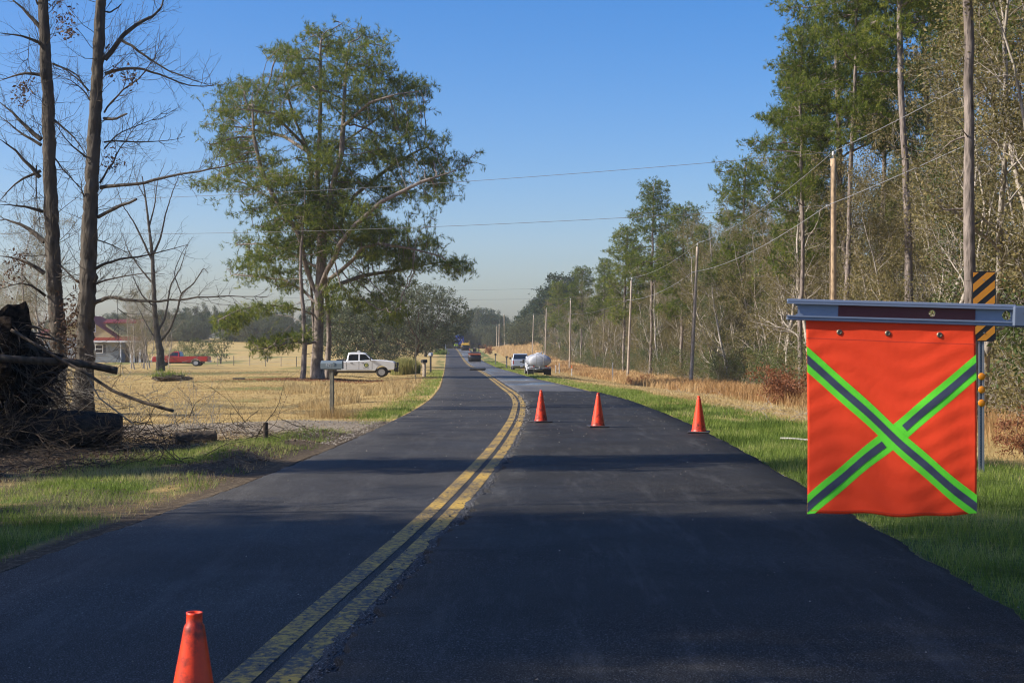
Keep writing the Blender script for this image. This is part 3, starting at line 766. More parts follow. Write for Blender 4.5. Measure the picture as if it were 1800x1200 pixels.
def slim_pine(px, base_py, top_py, d, seed, r, label, sc_y=1.0, dead=False):
    """slender pine given by photo column, base row and top row"""
    rg = np.random.default_rng(seed); x = (px - 900) / FPX * d; zb = hz(x, d) - .1; ht = EYE + (HOR - top_py) / FPX * d - zb
    W = Wood(); n = 16; tr = np.array([[rg.normal(0, .03) + .15 * math.sin(i * .5), rg.normal(0, .05), ht * i / n] for i in range(n + 1)])
    A = [np.array([0, 0, ht * rg.uniform(.62, .98)]) + rg.normal(0, 1, (22, 3)) * (.5, .5, .3) + np.array([rg.normal(0, 1.5), rg.normal(0, 1.5), 0]) for _ in range(20)]
    N, par, ns = grow([(tr, False)], np.concatenate(A), .36, 4, .45, 40, (0, 0, .05), rg)
    rr, kids = skeleton(W, N, par, .011, 2.4, {i: r * (1 - .8 * N[i, 2] / ht) for i in range(ns)})
    for _ in range(9):
        z = ht * rg.uniform(.12, .6); a = rg.uniform(0, 6.28)
        branch(W, np.array([0, 0, z]), np.array([math.cos(a), math.sin(a), .1]), rg.uniform(.5, 2.2), .025, 1, rg, -.05, .2, 1.5)
    sel = np.array([i for i in range(ns, len(N)) if rr[i] < .024]); D = N[sel] - N[par[sel]]; D /= np.linalg.norm(D, axis=1, keepdims=True)
    e = empty('slender_pine_tree', (x, d, zb)); tag(e, label, 'tree', 'slender pines beside the big pine')
    link('trunk', W.mesh('trunk', MK_pine), e); link('crown', foliage('crown', [tufts(N[sel], D, 12, .30, .026, .95, rg, 0, 4, .2)], ML_pine), e)
slim_pine(532, 655, 330, 97, 41, .20, 'slender dark pine trunk a few steps from the big pine, on the mulch')
slim_pine(575, 655, 300, 103, 43, .22, 'slender pine trunk hidden partly behind the big pine, next to the white pickup')
slim_pine(549, 650, 350, 104, 47, .16, 'thin pale pine trunk squeezed close behind the big pine trunk')

# ------------------------------------------------------------------ the pair of bare trees on the verge, drawn limb by limb
def bare_tree(d, trunk, trad, limbs, seed, label, bk, dead_leaf=(), fine=1.0, group=None):
    rg = np.random.default_rng(seed); W = Wood(); tips = []
    T = px_line(trunk, d, rg); b = T[0].copy()
    # smooth the trunk
    tt = np.linspace(0, len(T) - 1, 110); P = np.stack([np.interp(tt, np.arange(len(T)), T[:, k]) for k in range(3)], 1); P[1:-1] += rg.normal(0, .007, P[1:-1].shape)
    rad = np.interp(tt, np.arange(len(T)), trad) * .92 * (1 + rg.normal(0, .03, 110)); rr_ = rad.copy(); W.add(P, rr_, 20)
    for _ in range(16 if d < 60 else 0):
        i = int(rg.integers(8, 104)); a = rg.uniform(0, 6.28); q = P[i] + np.array([math.cos(a), math.sin(a), 0]) * rr_[i] * .75; W.add(np.array([q + (0, 0, -.22), q + (0, 0, -.08), q + (0, 0, .08), q + (0, 0, .2)]), np.array([.02, .075, .07, .02]) * rg.uniform(.7, 1.3), 7)
    for L in limbs:
        pts, r0 = L[0], L[1]; dz = L[2] if len(L) > 2 else rg.uniform(-.8, .8); blunt = len(L) > 3
        q = np.array([[p[0], p[1], dz * i / max(1, len(pts) - 1)] for i, p in enumerate(pts)]); Q = px_line(q, d, rg)
        m = max(6, int(np.linalg.norm(np.diff(Q, axis=0), axis=1).sum() / .22)); t2 = np.linspace(0, len(Q) - 1, m)
        C = np.stack([np.interp(t2, np.arange(len(Q)), Q[:, k]) for k in range(3)], 1)
        kk = np.array([.25, .5, .25])
        for _ in range(3): C[1:-1] = C[:-2] * .25 + C[1:-1] * .5 + C[2:] * .25
        C[1:-1] += rg.normal(0, .012, C[1:-1].shape)
        rd = r0 * (1 - (.35 if blunt else .85) * np.linspace(0, 1, m)); W.add(C, np.maximum(rd, .006))
        if blunt: continue
        tot = np.linalg.norm(np.diff(C, axis=0), axis=1).sum(); k = int(5 * tot * fine) + 3
        for c in range(k):
            u = .12 + .88 * (c + rg.random()) / k; i = min(m - 2, int(u * (m - 1))); dr = C[i + 1] - C[i]; dr /= np.linalg.norm(dr) + 1e-9
            l = rg.uniform(.35, 1.15) * (1.25 - .5 * u) * min(1.2, .5 + tot * .25)
            branch(W, C[i], rot_dir(dr, rg.uniform(.5, 1.1), rg), l, .0085, 1, rg, .10, .17, 3.2, (.5, 1.1), 6, (.25, .55), .15, .0042, tips)
    # free twigs off the trunk
    for _ in range(int(46 * fine)):
        u = rg.uniform(.28, 1) * 109; i = min(108, int(u)); a = rg.uniform(0, 6.28)
        branch(W, P[i], np.array([math.cos(a), math.sin(a) * .7, rg.uniform(.1, .8)]), rg.uniform(.6, 2.2), .012, 2, rg, .10, .17, 2.2, (.4, 1.0), 7, (.25, .55), .15, .0042, tips)
    e = empty('bare_tree', tuple(b)); tag(e, label, 'tree', group); link('trunk', W.mesh('trunk', bk), e, -b)
    if dead_leaf:
        Q = []
        for (x, y, sx, sy, n) in dead_leaf: Q.append(px_line(np.stack([rg.normal(x, sx, n), rg.normal(y, sy, n), rg.normal(0, .35, n)], 1), d, rg))
        link('dry_leaves', foliage('dry_leaves', [leaves(np.concatenate(Q), .055, .05, 2, rg)], ML_dead), e, -b)
G2 = 'bare verge trees beside the fallen log'
bare_tree(39.0, [(98, 726), (100, 690), (104, 640), (103, 590), (98, 540), (94, 480), (92, 400), (88, 320), (86, 240), (84, 160), (79, 90), (76, 20), (74, -60), (72, -140)],
          [.30, .25, .235, .225, .21, .205, .195, .185, .175, .165, .155, .14, .12, .09],
          [([(72, 50), (55, 30), (35, 12), (15, -8)], .07), ([(75, 78), (60, 70), (40, 62), (0, 58)], .055), ([(74, 132), (50, 126), (25, 130), (0, 142)], .055),
           ([(72, 245), (45, 225), (20, 195), (0, 180)], .075), ([(72, 255), (50, 245), (20, 220), (0, 205)], .05), ([(70, 312), (48, 285), (20, 260), (0, 245)], .07),
           ([(72, 300), (45, 305), (20, 330), (0, 352)], .05), ([(75, 372), (50, 362), (25, 360), (0, 360)], .05), ([(78, 425), (50, 400), (20, 385), (0, 386)], .075),
           ([(78, 480), (55, 462), (25, 452), (0, 450)], .07), ([(80, 520), (60, 498), (35, 493), (0, 508)], .045),
           ([(92, 112), (125, 120), (150, 140), (160, 180)], .03), ([(94, 210), (120, 230), (140, 255), (155, 278)], .035), ([(98, 460), (120, 480), (138, 495), (150, 500)], .03),
           ([(66, 8), (60, -15), (50, -40)], .03), ([(90, 270), (110, 300), (135, 320), (150, 350)], .025), ([(84, 0), (110, -20), (150, -40)], .05), ([(78, 0), (40, -30), (0, -60)], .05),
           ([(64, 290), (62, 340), (68, 390), (76, 430)], .022, .25), ([(52, 60), (48, 110), (56, 170), (60, 240)], .012, .3)],
          51, 'bare tree with pale patchy trunk, first of the pair from the brush pile', MK_poplar,
          [(40, 160, 10, 12, 60), (100, 10, 6, 15, 24), (85, 605, 14, 22, 130), (108, 575, 8, 30, 90), (20, 480, 16, 20, 60), (38, 455, 8, 10, 40)], 1.25, G2)
bare_tree(38.0, [(146, 722), (147, 690), (150, 640), (150, 590), (152, 540), (155, 480), (157, 420), (160, 350), (163, 290), (166, 220), (170, 150), (173, 80), (177, 0), (180, -70), (182, -140)],
          [.34, .28, .255, .245, .24, .225, .215, .20, .19, .175, .165, .155, .14, .12, .10],
          [([(184, 104), (205, 75), (225, 50), (250, 35), (275, 30), (287, 12), (290, -10)], .085), ([(213, 70), (235, 82), (262, 105), (300, 128), (340, 142), (372, 152)], .045),
           ([(184, 130), (210, 120), (240, 118), (275, 125), (305, 142), (350, 160), (385, 145)], .05), ([(183, 198), (195, 175), (220, 155), (255, 130), (270, 105), (285, 70)], .035),
           ([(182, 208), (195, 212), (208, 208), (223, 200)], .04, -.5, 1), ([(176, 330), (210, 326), (260, 322), (310, 305), (360, 300), (410, 288), (440, 284)], .055, -1.2),
           ([(172, 382), (195, 370), (220, 356), (240, 350)], .05, -.4, 1), ([(168, 472), (185, 462), (210, 455), (240, 452), (280, 445), (330, 430)], .05), ([(166, 500), (180, 492), (215, 487), (255, 478), (290, 482)], .03),
           ([(165, 533), (185, 522), (205, 523), (240, 530), (300, 530), (345, 522), (400, 520), (470, 522)], .06, -1), ([(175, 322), (190, 300), (200, 280), (215, 255), (230, 230), (255, 205)], .03),
           ([(184, 20), (200, 22), (212, 8)], .025, .2, 1), ([(156, 160), (135, 130), (110, 120), (90, 112)], .025), ([(154, 278), (130, 262), (110, 240), (95, 215)], .03), ([(160, 180), (145, 150), (120, 135), (90, 130)], .022),
           ([(150, 352), (148, 340), (140, 325), (120, 310), (108, 290)], .028), ([(148, 498), (125, 490), (105, 480)], .025), ([(182, 0), (205, -20), (240, -45), (300, -60)], .06), ([(176, -20), (150, -50), (120, -90)], .05),
           ([(182, 250), (215, 248), (260, 250), (300, 252), (325, 240)], .025), ([(165, 420), (190, 425), (225, 440), (250, 470)], .02), ([(183, 262), (200, 240), (230, 222), (265, 215), (300, 190)], .022),
           ([(207, 525), (206, 560), (209, 600), (211, 640), (210, 670)], .008, .1), ([(186, 85), (192, 78)], .03, .1, 1)],
          53, 'bare tree with darker furrowed trunk, second of the pair from the brush pile', MK_poplar,
          [(225, 135, 8, 7, 36), (200, 280, 10, 10, 30), (118, 40, 12, 22, 60), (122, 58, 4, 5, 20), (198, 128, 4, 8, 16), (125, 600, 9, 24, 150), (128, 540, 6, 22, 70)], 1.25, G2)
# forked bare tree on the lawn, and the bare thicket beyond it
bare_tree(125.0, [(282, 652), (282, 620), (276, 585), (272, 550), (270, 500), (268, 450), (262, 400), (256, 350), (250, 310)],
          [.42, .32, .26, .22, .19, .16, .12, .08, .04],
          [([(282, 600), (298, 580), (312, 545), (318, 515), (340, 500), (358, 470), (366, 480)], .13, -2), ([(276, 585), (290, 560), (300, 500), (318, 470), (330, 430)], .12, 1.5), ([(268, 450), (282, 420), (290, 380), (302, 340), (318, 300)], .11, 1),
           ([(268, 460), (250, 420), (235, 390), (215, 360), (205, 330)], .11, -1.5), ([(270, 500), (245, 470), (225, 440), (215, 410)], .09, 2), ([(272, 540), (250, 520), (235, 490), (225, 460)], .08, -2),
           ([(262, 400), (272, 360), (276, 320), (290, 285)], .08, 1), ([(318, 515), (305, 480), (322, 440), (340, 415)], .06, 1), ([(278, 600), (262, 580), (250, 555), (238, 530)], .08, 1), ([(256, 350), (240, 320), (235, 290)], .05)],
          57, 'forked leafless tree on the lawn in front of the house with the red roof', MK_poplar, (), .75)
# ------------------------------------------------------------------ tree libraries
PINES = [pine_lib(s, h, r, c0, cr) for s, h, r, c0, cr in ((101, 24, .23, .56, 3.3), (102, 22, .20, .50, 2.7), (103, 26, .26, .60, 3.6), (104, 17, .16, .38, 2.3))]
HARD = [hard_lib(201, 12.5, .11, .8), hard_lib(202, 11.0, .085, .95, trunks=2), hard_lib(203, 13.5, .13, .5), hard_lib(204, 10.0, .075, 1, None, 2.3, .05, .06, 2, 8), hard_lib(205, 12.0, .09, .15, None, 2.6), hard_lib(206, 9.0, .07, 1, ML_green, 2.2, .05, .06, 3, 8)]
SHRUB = [shrub_lib(301, 2.6, 1.6, None, 3), shrub_lib(302, 3.2, 2.0, ML_green, 3, 10), shrub_lib(303, 2.1, 1.8, None, 2, 12, leaf=.35)]
RUSSET = shrub_lib(304, 1.9, .8, ML_russet, 6, 5, .05, MK_dark)
_r = np.random.default_rng(77)
def woods_x(y): return np.interp(y, [10, 22, 40, 80, 120, 180, 240, 330, 420], [9.5, 11.2, 14.5, 16.6, 17.2, 15.2, 12.3, 8.5, 4.0])
GW = 'trees of the roadside woods behind the power poles'
HL = ['slim straight grey hardwood with scattered leaves in the woods', 'twin stemmed thin hardwood with olive leaves in the woods', 'taller grey hardwood with few leaves in the woods',
      'leafy crooked young hardwood at the woods edge', 'leafless pale grey hardwood in the woods', 'low bushy green leaved hardwood at the woods edge']
# near pines traced from the photo: column, distance, top row (or height), library, label
near = [(1480, 66, -60, 2, .27, 'tall pine rising behind the wooden power pole nearest the red flag'), (1707, 31, None, 0, .84, 'thick straight pine trunk rising behind the striped marker sign'),
        (1605, 60, None, 2, 1.0, 'dark barked pine standing between the power pole and the thick straight pine'), (1790, 52, None, 1, 1.1, 'tall pine with a leaning brown trunk beyond the striped marker sign'),
        (1408, 72, 60, 0, 1.0, 'pine whose crown reaches out furthest towards the road above the woods'), (1405, 76, None, 3, 1.05, 'shorter pine crowded under the crown beside the nearest power pole'), (1640, 74, None, 1, 1.15, 'crooked pine half hidden in the dense woods behind the flag'),
        (1545, 82, None, 2, .98, 'pine deep in the woods above the middle of the flag arm'), (1750, 66, None, 2, 1.05, 'pine with dead side limbs behind the striped sign'), (1500, 74, None, 1, 1.2, 'second tall pine close behind the nearest power pole')]
for px, d, top, li, s, lab in near:
    x = (px - 900) / FPX * d; z = hz(x, d)
    if top is not None:
        hh = EYE + (HOR - top) / FPX * d - z; s = hh / (24, 22, 26, 17)[li]
    plant('pine_tree', PINES[li], (x, d, z - .2), _r.uniform(0, 6.28), (.78 * s, .78 * s, s), lab, 'tree', 'tall pines of the roadside woods', tilt=(_r.normal(0, .02), _r.normal(0, .02)))
mid = [(1142, 150, 318, 1, 'tall narrow pine standing clear above the woods between two power poles'), (1095, 175, 398, 3, 'compact dark pine next to the tall narrow one'), (1195, 140, 362, 3, 'broad dark pine behind the slanting power pole'),
       (1310, 105, 280, 3, 'airy topped tall tree breaking the woods skyline'), (1020, 240, 470, 3, 'dark pine where the woods slope down to the distant poles'), (1240, 135, 395, 1, 'pine just showing over the hardwoods right of the slanting pole'),
       (1060, 205, 455, 1, 'pine standing half way down the woods skyline'), (985, 290, 495, 3, 'small distant pine at the low end of the woods')]
for px, d, top, li, lab in mid:
    x = (px - 900) / FPX * d; z = hz(x, d); s = (EYE + (HOR - top) / FPX * d - z) / (24, 22, 26, 17)[li]
    lab = lab.replace('right of', 'beyond')
    plant('pine_tree', PINES[li], (x, d, z - .2), _r.uniform(0, 6.28), s, lab, 'tree', 'pines along the woods skyline')
for k in range(14):
    y = 48 + k * 9 + _r.uniform(-3, 3); x = woods_x(y) + _r.uniform(5, 13); px = 900 + FPX * x / y
    plant('pine_tree', PINES[k % 4], (x, y, hz(x, y) - .2), k * 1.9, (.62, .62, .72 - .12 * (k > 5)) if k % 4 != 3 else .9, 'young straight pine mixed into the hardwoods' + (' behind the flag' if px > 1410 else ' before the leaning grey pole' if px > 1225 else ' between the two leaning grey poles' if px > 1110 else ' between leaning pole and tanker'), 'tree', 'young pines mixed into the woods')
# the mass of the wood: staggered rows of hardwoods, then a band of shrubs along its foot
def zone(x, y):
    px = 900 + FPX * x / y
    return ' behind the flag' if px > 1410 else ' before the leaning grey pole' if px > 1225 else ' between the two leaning grey poles' if px > 1110 else ' between leaning pole and tanker' if px > 1000 else ' past the tanker'
rows = [(0.8, 2.5), (3.4, 2.6), (6.5, 3.2), (11, 4.2), (17, 6.0)]
cnt = 0
for off, sp in rows:
    y = 15 + _r.uniform(0, 2)
    while y < 335 and cnt < 296:
        sp2 = sp * (1 + y / 160.)
        x = woods_x(y) + off * (1 + .15 * _r.normal()) + _r.normal(0, .9)
        li = int(_r.choice(6, p=[.24, .2, .2, .16, .14, .06] if off > 2 else [.18, .22, .12, .26, .10, .12]))
        target = np.interp(y, [20, 60, 100, 160, 250, 330], [1.12, 1.0, .98, 1.0, .95, .9]) * (1 + .012 * off)
        plant('woodland_tree', HARD[li], (x, y, hz(x, y) - .15), _r.uniform(0, 6.28), target * _r.uniform(.82, 1.12), HL[li] + zone(x, y), 'tree', GW)
        cnt += 1; y += sp2 * _r.uniform(.75, 1.25)
SL = ['olive leaved shrub in the thicket below the woods', 'dense green shrub in the thicket below the woods', 'bare tangled grey bush in the thicket below the woods']
cnt = 0
for off, sp in ((-.9, 1.7), (1.2, 2.0), (4, 2.6)):
    y = 17
    while y < 340 and cnt < 290:
        x = woods_x(y) + off + _r.normal(0, .5); li = int(_r.choice(3, p=[.4, .33, .27]))
        plant('thicket_shrub', SHRUB[li], (x, y, hz(x, y) - .1), _r.uniform(0, 6.28), _r.uniform(.6, 1.15) * (1 + .2 * (off > 0)), SL[li] + zone(x, y), 'shrub', 'thicket along the foot of the woods', parts=('stem', 'crown'))
        cnt += 1; y += sp * (1 + y / 130.) * _r.uniform(.7, 1.3)
for k, (px, d, s) in enumerate([(1398, 52, 1.0), (1412, 50, .9), (1385, 56, .7), (1791, 24.5, .62), (1797, 23, .45), (1455, 62, .7), (1118, 112, .5), (1130, 118, .6), (1172, 108, .45), (1210, 104, .4)]):
    x = (px - 900) / FPX * d
    plant('dead_russet_sapling', RUSSET, (x, d, hz(x, d) - .05), k * 1.3, s, 'russet dead sapling ' + ['in the tall grass just beside the flag', 'in the tall grass close behind the flag edge', 'lower one in the tall grass before the flag', 'beyond the striped marker sign, the taller', 'beyond the striped marker sign, the shorter',
          'behind the red flag at the woods foot', 'near the second slanting pole', 'a step past the second slanting pole', 'between the two slanting poles', 'at the foot of the nearer slanting pole'][k], 'sapling', 'russet saplings in the verge', parts=('stem', 'crown'))

# ------------------------------------------------------------------ trees left of the road and far off
def round_tree(seed, h, w_, mat, bk, nA=1100, tip=.013, size=.085, per=7, low=.22, trunk_h=.18, r=.3):
    rg = np.random.default_rng(seed); W = Wood(); q = rg.normal(size=(nA * 3, 3)); q /= np.linalg.norm(q, axis=1, keepdims=True); q *= rg.random((nA * 3, 1)) ** .35
    c = np.stack([q[:, 0] * w_ / 2, q[:, 1] * w_ / 2, h * (low + (1 - low) / 2) + q[:, 2] * h * (1 - low) / 2], 1)
    c = c[(c[:, 2] > 0.1) & (vnoise(c[:, 0] * .55 + c[:, 1] * .4, c[:, 2] * .7 + c[:, 1] * .5, seed) > .33)][:nA]
    tr = [([(0, 0, -.3), (0.05, 0, h * trunk_h)], False)] + [([(0.05, 0, h * trunk_h), (math.cos(a) * w_ * .16, math.sin(a) * w_ * .16, h * (trunk_h + .18))], True) for a in rg.uniform(0, 6.28, 4)]
    N, par, ns = grow(tr, c, .42, 6, .55, 60, (0, 0, .02), rg); rr, k = skeleton(W, N, par, tip, 2.2, {i: r for i in range(3)}, r)
    P = N[ns:][rr[ns:] < tip * 2.2]
    return W.mesh('trunk', bk), foliage('crown', [leaves(P, size, .22, per, rg)], mat)
OAK = round_tree(401, 11.5, 16, ML_oak, MK_dark, 3200, .012, .13, 13, .16, .12, .42)
x = (722 - 900) / FPX * 190
e = plant('spreading_oak_tree', OAK, (x + .5, 190, hz(x, 190)), 1.2, 1.0, 'wide grey green oak spreading beside the road past the white pickup', 'tree')
OAK2 = round_tree(402, 9, 10, ML_oak, MK_dark, 1200, .014, .14, 13, .05, .12, .3)
for px, d, s, lab in [(640, 165, .95, 'pale olive twiggy tree behind the white pickup cab'), (610, 205, 1.0, 'dark rounded oak beyond the white pickup bed'), (748, 300, 1.0, 'dark oak standing short of the distant road crest'), (690, 210, .7, 'low twiggy oak under the wide spreading oak')]:
    x = (px - 900) / FPX * d; plant('oak_tree', OAK2, (x, d, hz(x, d)), px, s, lab, 'tree', 'smaller oaks near the spreading oak')
# small lawn trees beyond the fence
BALL = round_tree(403, 4.6, 4.0, ML_green, MK_dark, 500, .014, .12, 14, .12, .2, .12)
for px, d, s, lab in [(388, 205, .95, 'small round dark tree beyond the lawn fence'), (345, 215, .8, 'pair of low green shrubby trees beyond the red pickup bed'), (470, 215, .55, 'low green bush beyond the fence under the pine limb'), (360, 225, .7, 'low dark tree just past the red pickup tailgate'), (318, 230, .7, 'dark bush glimpsed behind the forked bare tree'),
                      (612, 150, .5, 'green bush touching the white pickup roofline'), (650, 158, .45, 'second green bush showing over the white pickup roof')]:
    x = (px - 900) / FPX * d; plant('small_tree', BALL, (x, d, hz(x, d)), px, s, lab, 'tree', 'small trees beyond the lawn fence')
# far woods: individual pines and broadleaved trees on the skyline, nearer ones first
FARP = []
for s in (501, 502, 503):
    rg = np.random.default_rng(s); W = Wood(); h = 17; W.add(np.array([[0, 0, -1], [.2, 0, h * .4], [0, .1, h * .75], [0, 0, h]]), np.array([.28, .22, .14, .04]), 6)
    C = []
    for _ in range(15):
        z = h * rg.uniform(.38, .95); q = 3.2 * (1.15 - z / h) + 1; a = rg.uniform(0, 6.28); c = np.array([math.cos(a) * q * rg.random() * 1.2, math.sin(a) * q * rg.random() * 1.2, z]); C.append(c + rg.normal(0, 1, (85, 3)) * np.array([1.15, 1.15, .62]))
        W.add(np.array([[0, 0, z - 1.2], c]), np.array([.08, .03]), 3)
    FARP.append((W.mesh('trunk', MK_grey), foliage('crown', [leaves(np.concatenate(C), .32, .25, 4, rg)], ML_far)))
FARH = []
for s in (511, 512):
    rg = np.random.default_rng(s); W = Wood(); tips = []
    branch(W, np.array([0, 0, -.5]), np.array([0, 0, 1.]), 12, .20, 3, rg, .15, .12, 1.5, (.4, .9), 10, (.35, .6), .2, .02, tips)
    P = np.array([t[0] for t in tips]); FARH.append((W.mesh('trunk', MK_grey), foliage('crown', [leaves(P, .28, .5, 2, rg)], ML_oak)))
def far_row(x0, x1, n, dlo, dhi, ptop, kinds, group, labp, labh, jig=12):
    for i in range(n):
        px = x0 + (x1 - x0) * (i + _r.random()) / n; d = _r.uniform(dlo, dhi); x = (px - 900) / FPX * d; z = hz(x, d)
        top = np.interp(px, *ptop) + abs(_r.normal(0, jig)); hh = max(4., EYE + (HOR - top) / FPX * d - z)
        if _r.random() < kinds: plant('distant_pine_tree', FARP[int(_r.integers(3))], (x, d, z), _r.uniform(0, 6.28), hh / 17 * _r.uniform(.9, 1.05), labp, 'tree', group)
        else: plant('distant_bare_tree', FARH[int(_r.integers(2))], (x, d, z), _r.uniform(0, 6.28), hh / 14 * _r.uniform(.8, 1.1), labh, 'tree', group)
far_row(-260, 620, 120, 400, 540, ([-300, 0, 100, 200, 300, 340, 420, 500, 560, 620], [560, 560, 562, 545, 540, 535, 545, 545, 540, 530]), .72, 'far tree line beyond the lawn and field', 'bluish distant pine in the tree line beyond the lawn', 'greyish distant leafless tree in the tree line beyond the lawn')
for k in range(64):
    px = _r.uniform(-260, 620); d = _r.uniform(385, 440); x = (px - 900) / FPX * d
    plant('distant_round_tree', OAK2, (x, d, hz(x, d) - .5), _r.uniform(0, 6.28), (_r.uniform(.9, 1.4), 1.0, _r.uniform(.6, 1.0)), 'low rounded tree filling the foot of the tree line beyond the lawn', 'tree', 'far tree line beyond the lawn and field')
for k in range(26):
    px = _r.uniform(770, 925); d = _r.uniform(500, 560); x = (px - 900) / FPX * d
    plant('distant_round_tree', OAK2, (x, d, hz(x, d) - .5), _r.uniform(0, 6.28), _r.uniform(.7, 1.2), 'low hazy rounded tree below the pines beyond the road crest', 'tree', 'hazy trees closing off the road crest')
far_row(600, 760, 30, 330, 430, ([600, 760], [545, 560]), .6, 'distant trees behind the spreading oak', 'distant pine behind the wide spreading oak', 'distant leafless tree behind the wide spreading oak')
far_row(775, 905, 40, 560, 760, ([775, 800, 835, 850, 885, 895, 905], [575, 560, 542, 540, 550, 565, 575]), .75, 'hazy trees closing off the road crest', 'hazy blue pine beyond the road crest', 'hazy grey leafless tree beyond the road crest', 5)
far_row(775, 920, 24, 520, 600, ([775, 920], [580, 575]), .1, 'leafless thicket beyond the road crest', 'small hazy pine in the thicket beyond the road crest', 'leafless hazy tree in the thicket beyond the road crest', 6)
far_row(905, 1000, 26, 400, 480, ([905, 930, 950, 975, 1000], [565, 530, 515, 490, 480]), .9, 'dark trees on the rise past the tan hill', 'dark green pine on the rise behind the tan hill', 'leafless tree on the rise behind the tan hill', 8)
for i, (px, d, s) in enumerate([(905, 395, 1.0), (918, 385, 1.1), (932, 400, 1.2), (948, 380, 1.15), (962, 360, 1.2)]):
    x = (px - 900) / FPX * d; plant('hill_oak_tree', OAK2, (x, d, hz(x, d)), i, s * .8, 'dark round oak on top of the tan hill behind the distant poles', 'tree', 'oaks on top of the tan hill')
# bare thicket behind the brush pile at the far left and around the house
for k in range(34):
    px = _r.uniform(-120, 75) if k < 20 else _r.uniform(215, 300); d = _r.uniform(120, 190) if k < 20 else _r.uniform(150, 200); x = (px - 900) / FPX * d
    plant('yard_bare_tree', HARD[(4, 2)[k % 2]], (x, d, hz(x, d)), _r.uniform(0, 6.28), _r.uniform(.75, 1.15) if k < 20 else _r.uniform(.4, .75), ('leafless grey tree in the yard thicket past the brush pile', 'thin grey tree with few leaves in the yard thicket')[k % 2], 'tree', 'bare yard trees near the house')
# trees on the near left outside the picture, which throw the long shadows over the road
for k, (x, y, li, s) in enumerate([(-17, 7.4, 2, 1.0), (-23, 6.3, 0, 1.05), (-29, 5.5, 1, 1.1), (-36, 4.3, 2, 1.05), (-43, 3.3, 0, 1.05), (-20, 8.0, 1, .95), (-33, 5.7, 0, 1.0), (-26.5, 6.8, 3, 1.3), (-39, 5.0, 1, 1.1),
                                  (-12.5, 18.2, 3, (.42, .42, .85)), (-18.5, 17.3, 1, (.40, .40, .72)), (-17, -8, 1, 1), (-25, -9, 0, 1)]):
    plant('verge_pine_tree', PINES[li], (x, y, hz(x, y) - .2), k * 2.1, s, 'pine in the verge stand that shades the road before the brush pile', 'tree', 'verge pines shading the road')
for k, (x, y, s) in enumerate([(-13.8, 22.6, 1.6), (-14.2, 20.4, 1.7), (-13.9, 24.9, 1.6), (-13.2, 18.4, 1.5), (-16, 22, 2.2)]):  # unseen shrubs, added to cast shade over the brush pile
    plant('brush_shade_shrub', SHRUB[1], (x, y, hz(x, y) - .1), k * 1.3, s, 'unseen tall green shrub added to shade the brush pile', 'shrub', 'unseen shrubs shading the brush pile', ('stem', 'crown'))
for k, (x, y, li, s) in enumerate([(-15, 6, 0, 1.1), (-12.5, 8.5, 4, 1.1), (-12, 14.4, 4, .9), (-21, 24, 4, 1.1), (-16.5, 28.5, 4, 1.0), (-30, 34, 4, 1.2), (-27, 44, 2, 1.2)]):
    plant('verge_hardwood_tree', HARD[li], (x, y, hz(x, y) - .2), k * 1.7, s, 'thin hardwood in the verge stand before the brush pile', 'tree', 'verge hardwoods shading the road')
# ------------------------------------------------------------------ common object materials
def flat(name, col, rough=.5, metal=0., **kw):
    t = NT(name); return t.done(t.princ(col, rough, metal, None, **kw))
def m_rubber(): 
    t = NT('tyre_rubber'); c = t.coord(); n = t.noise(c, 12, 4); return t.done(t.princ(t.mix(t.mr(n, .4, .7, 0, .5), (.018, .018, .018), (.07, .06, .05)), .85))
M_tyre = m_rubber()
M_rim = paint('grey_wheel_steel', (.45, .46, .48), .4, .4, metal=.5)
M_glass = flat('dark_window_glass', (.012, .015, .02), .06, 0., Specular_IOR_Level=.8)
M_blk = paint('black_plastic', (.018, .018, .02), .5, .3)
M_chrome = flat('chrome_trim', (.6, .6, .62), .18, 1.)
M_white = paint('white_body_paint', (.74, .76, .79), .28, .12, (.40, .36, .30), coat=.4)
M_grey = paint('silver_grey_body_paint', (.50, .53, .58), .3, .15, coat=.4, metal=.2)
M_red = paint('red_body_paint', (.38, .012, .012), .3, .2, coat=.5)
M_lime = paint('lime_body_paint', (.50, .62, .03), .3, .15, coat=.4)
M_redlens = flat('red_lens', (.45, .01, .01), .15)
M_lens = flat('clear_lens', (.6, .6, .58), .12)
M_amber = flat('amber_reflector', (.75, .25, .01), .25)
M_steel = paint('galvanised_steel', (.34, .35, .37), .5, .3, metal=.6)
M_wood = bark('weathered_pole_wood', (.16, .125, .09), (.40, .33, .25), 14, .006)
M_woodn = bark('fresh_pole_wood', (.17, .11, .06), (.40, .29, .18), 10, .006, (.26, .18, .11))
M_post = bark('grey_green_post_wood', (.045, .045, .035), (.16, .15, .115), 16, .006)
M_tan = flat('pale_paint', (.6, .6, .58), .6)

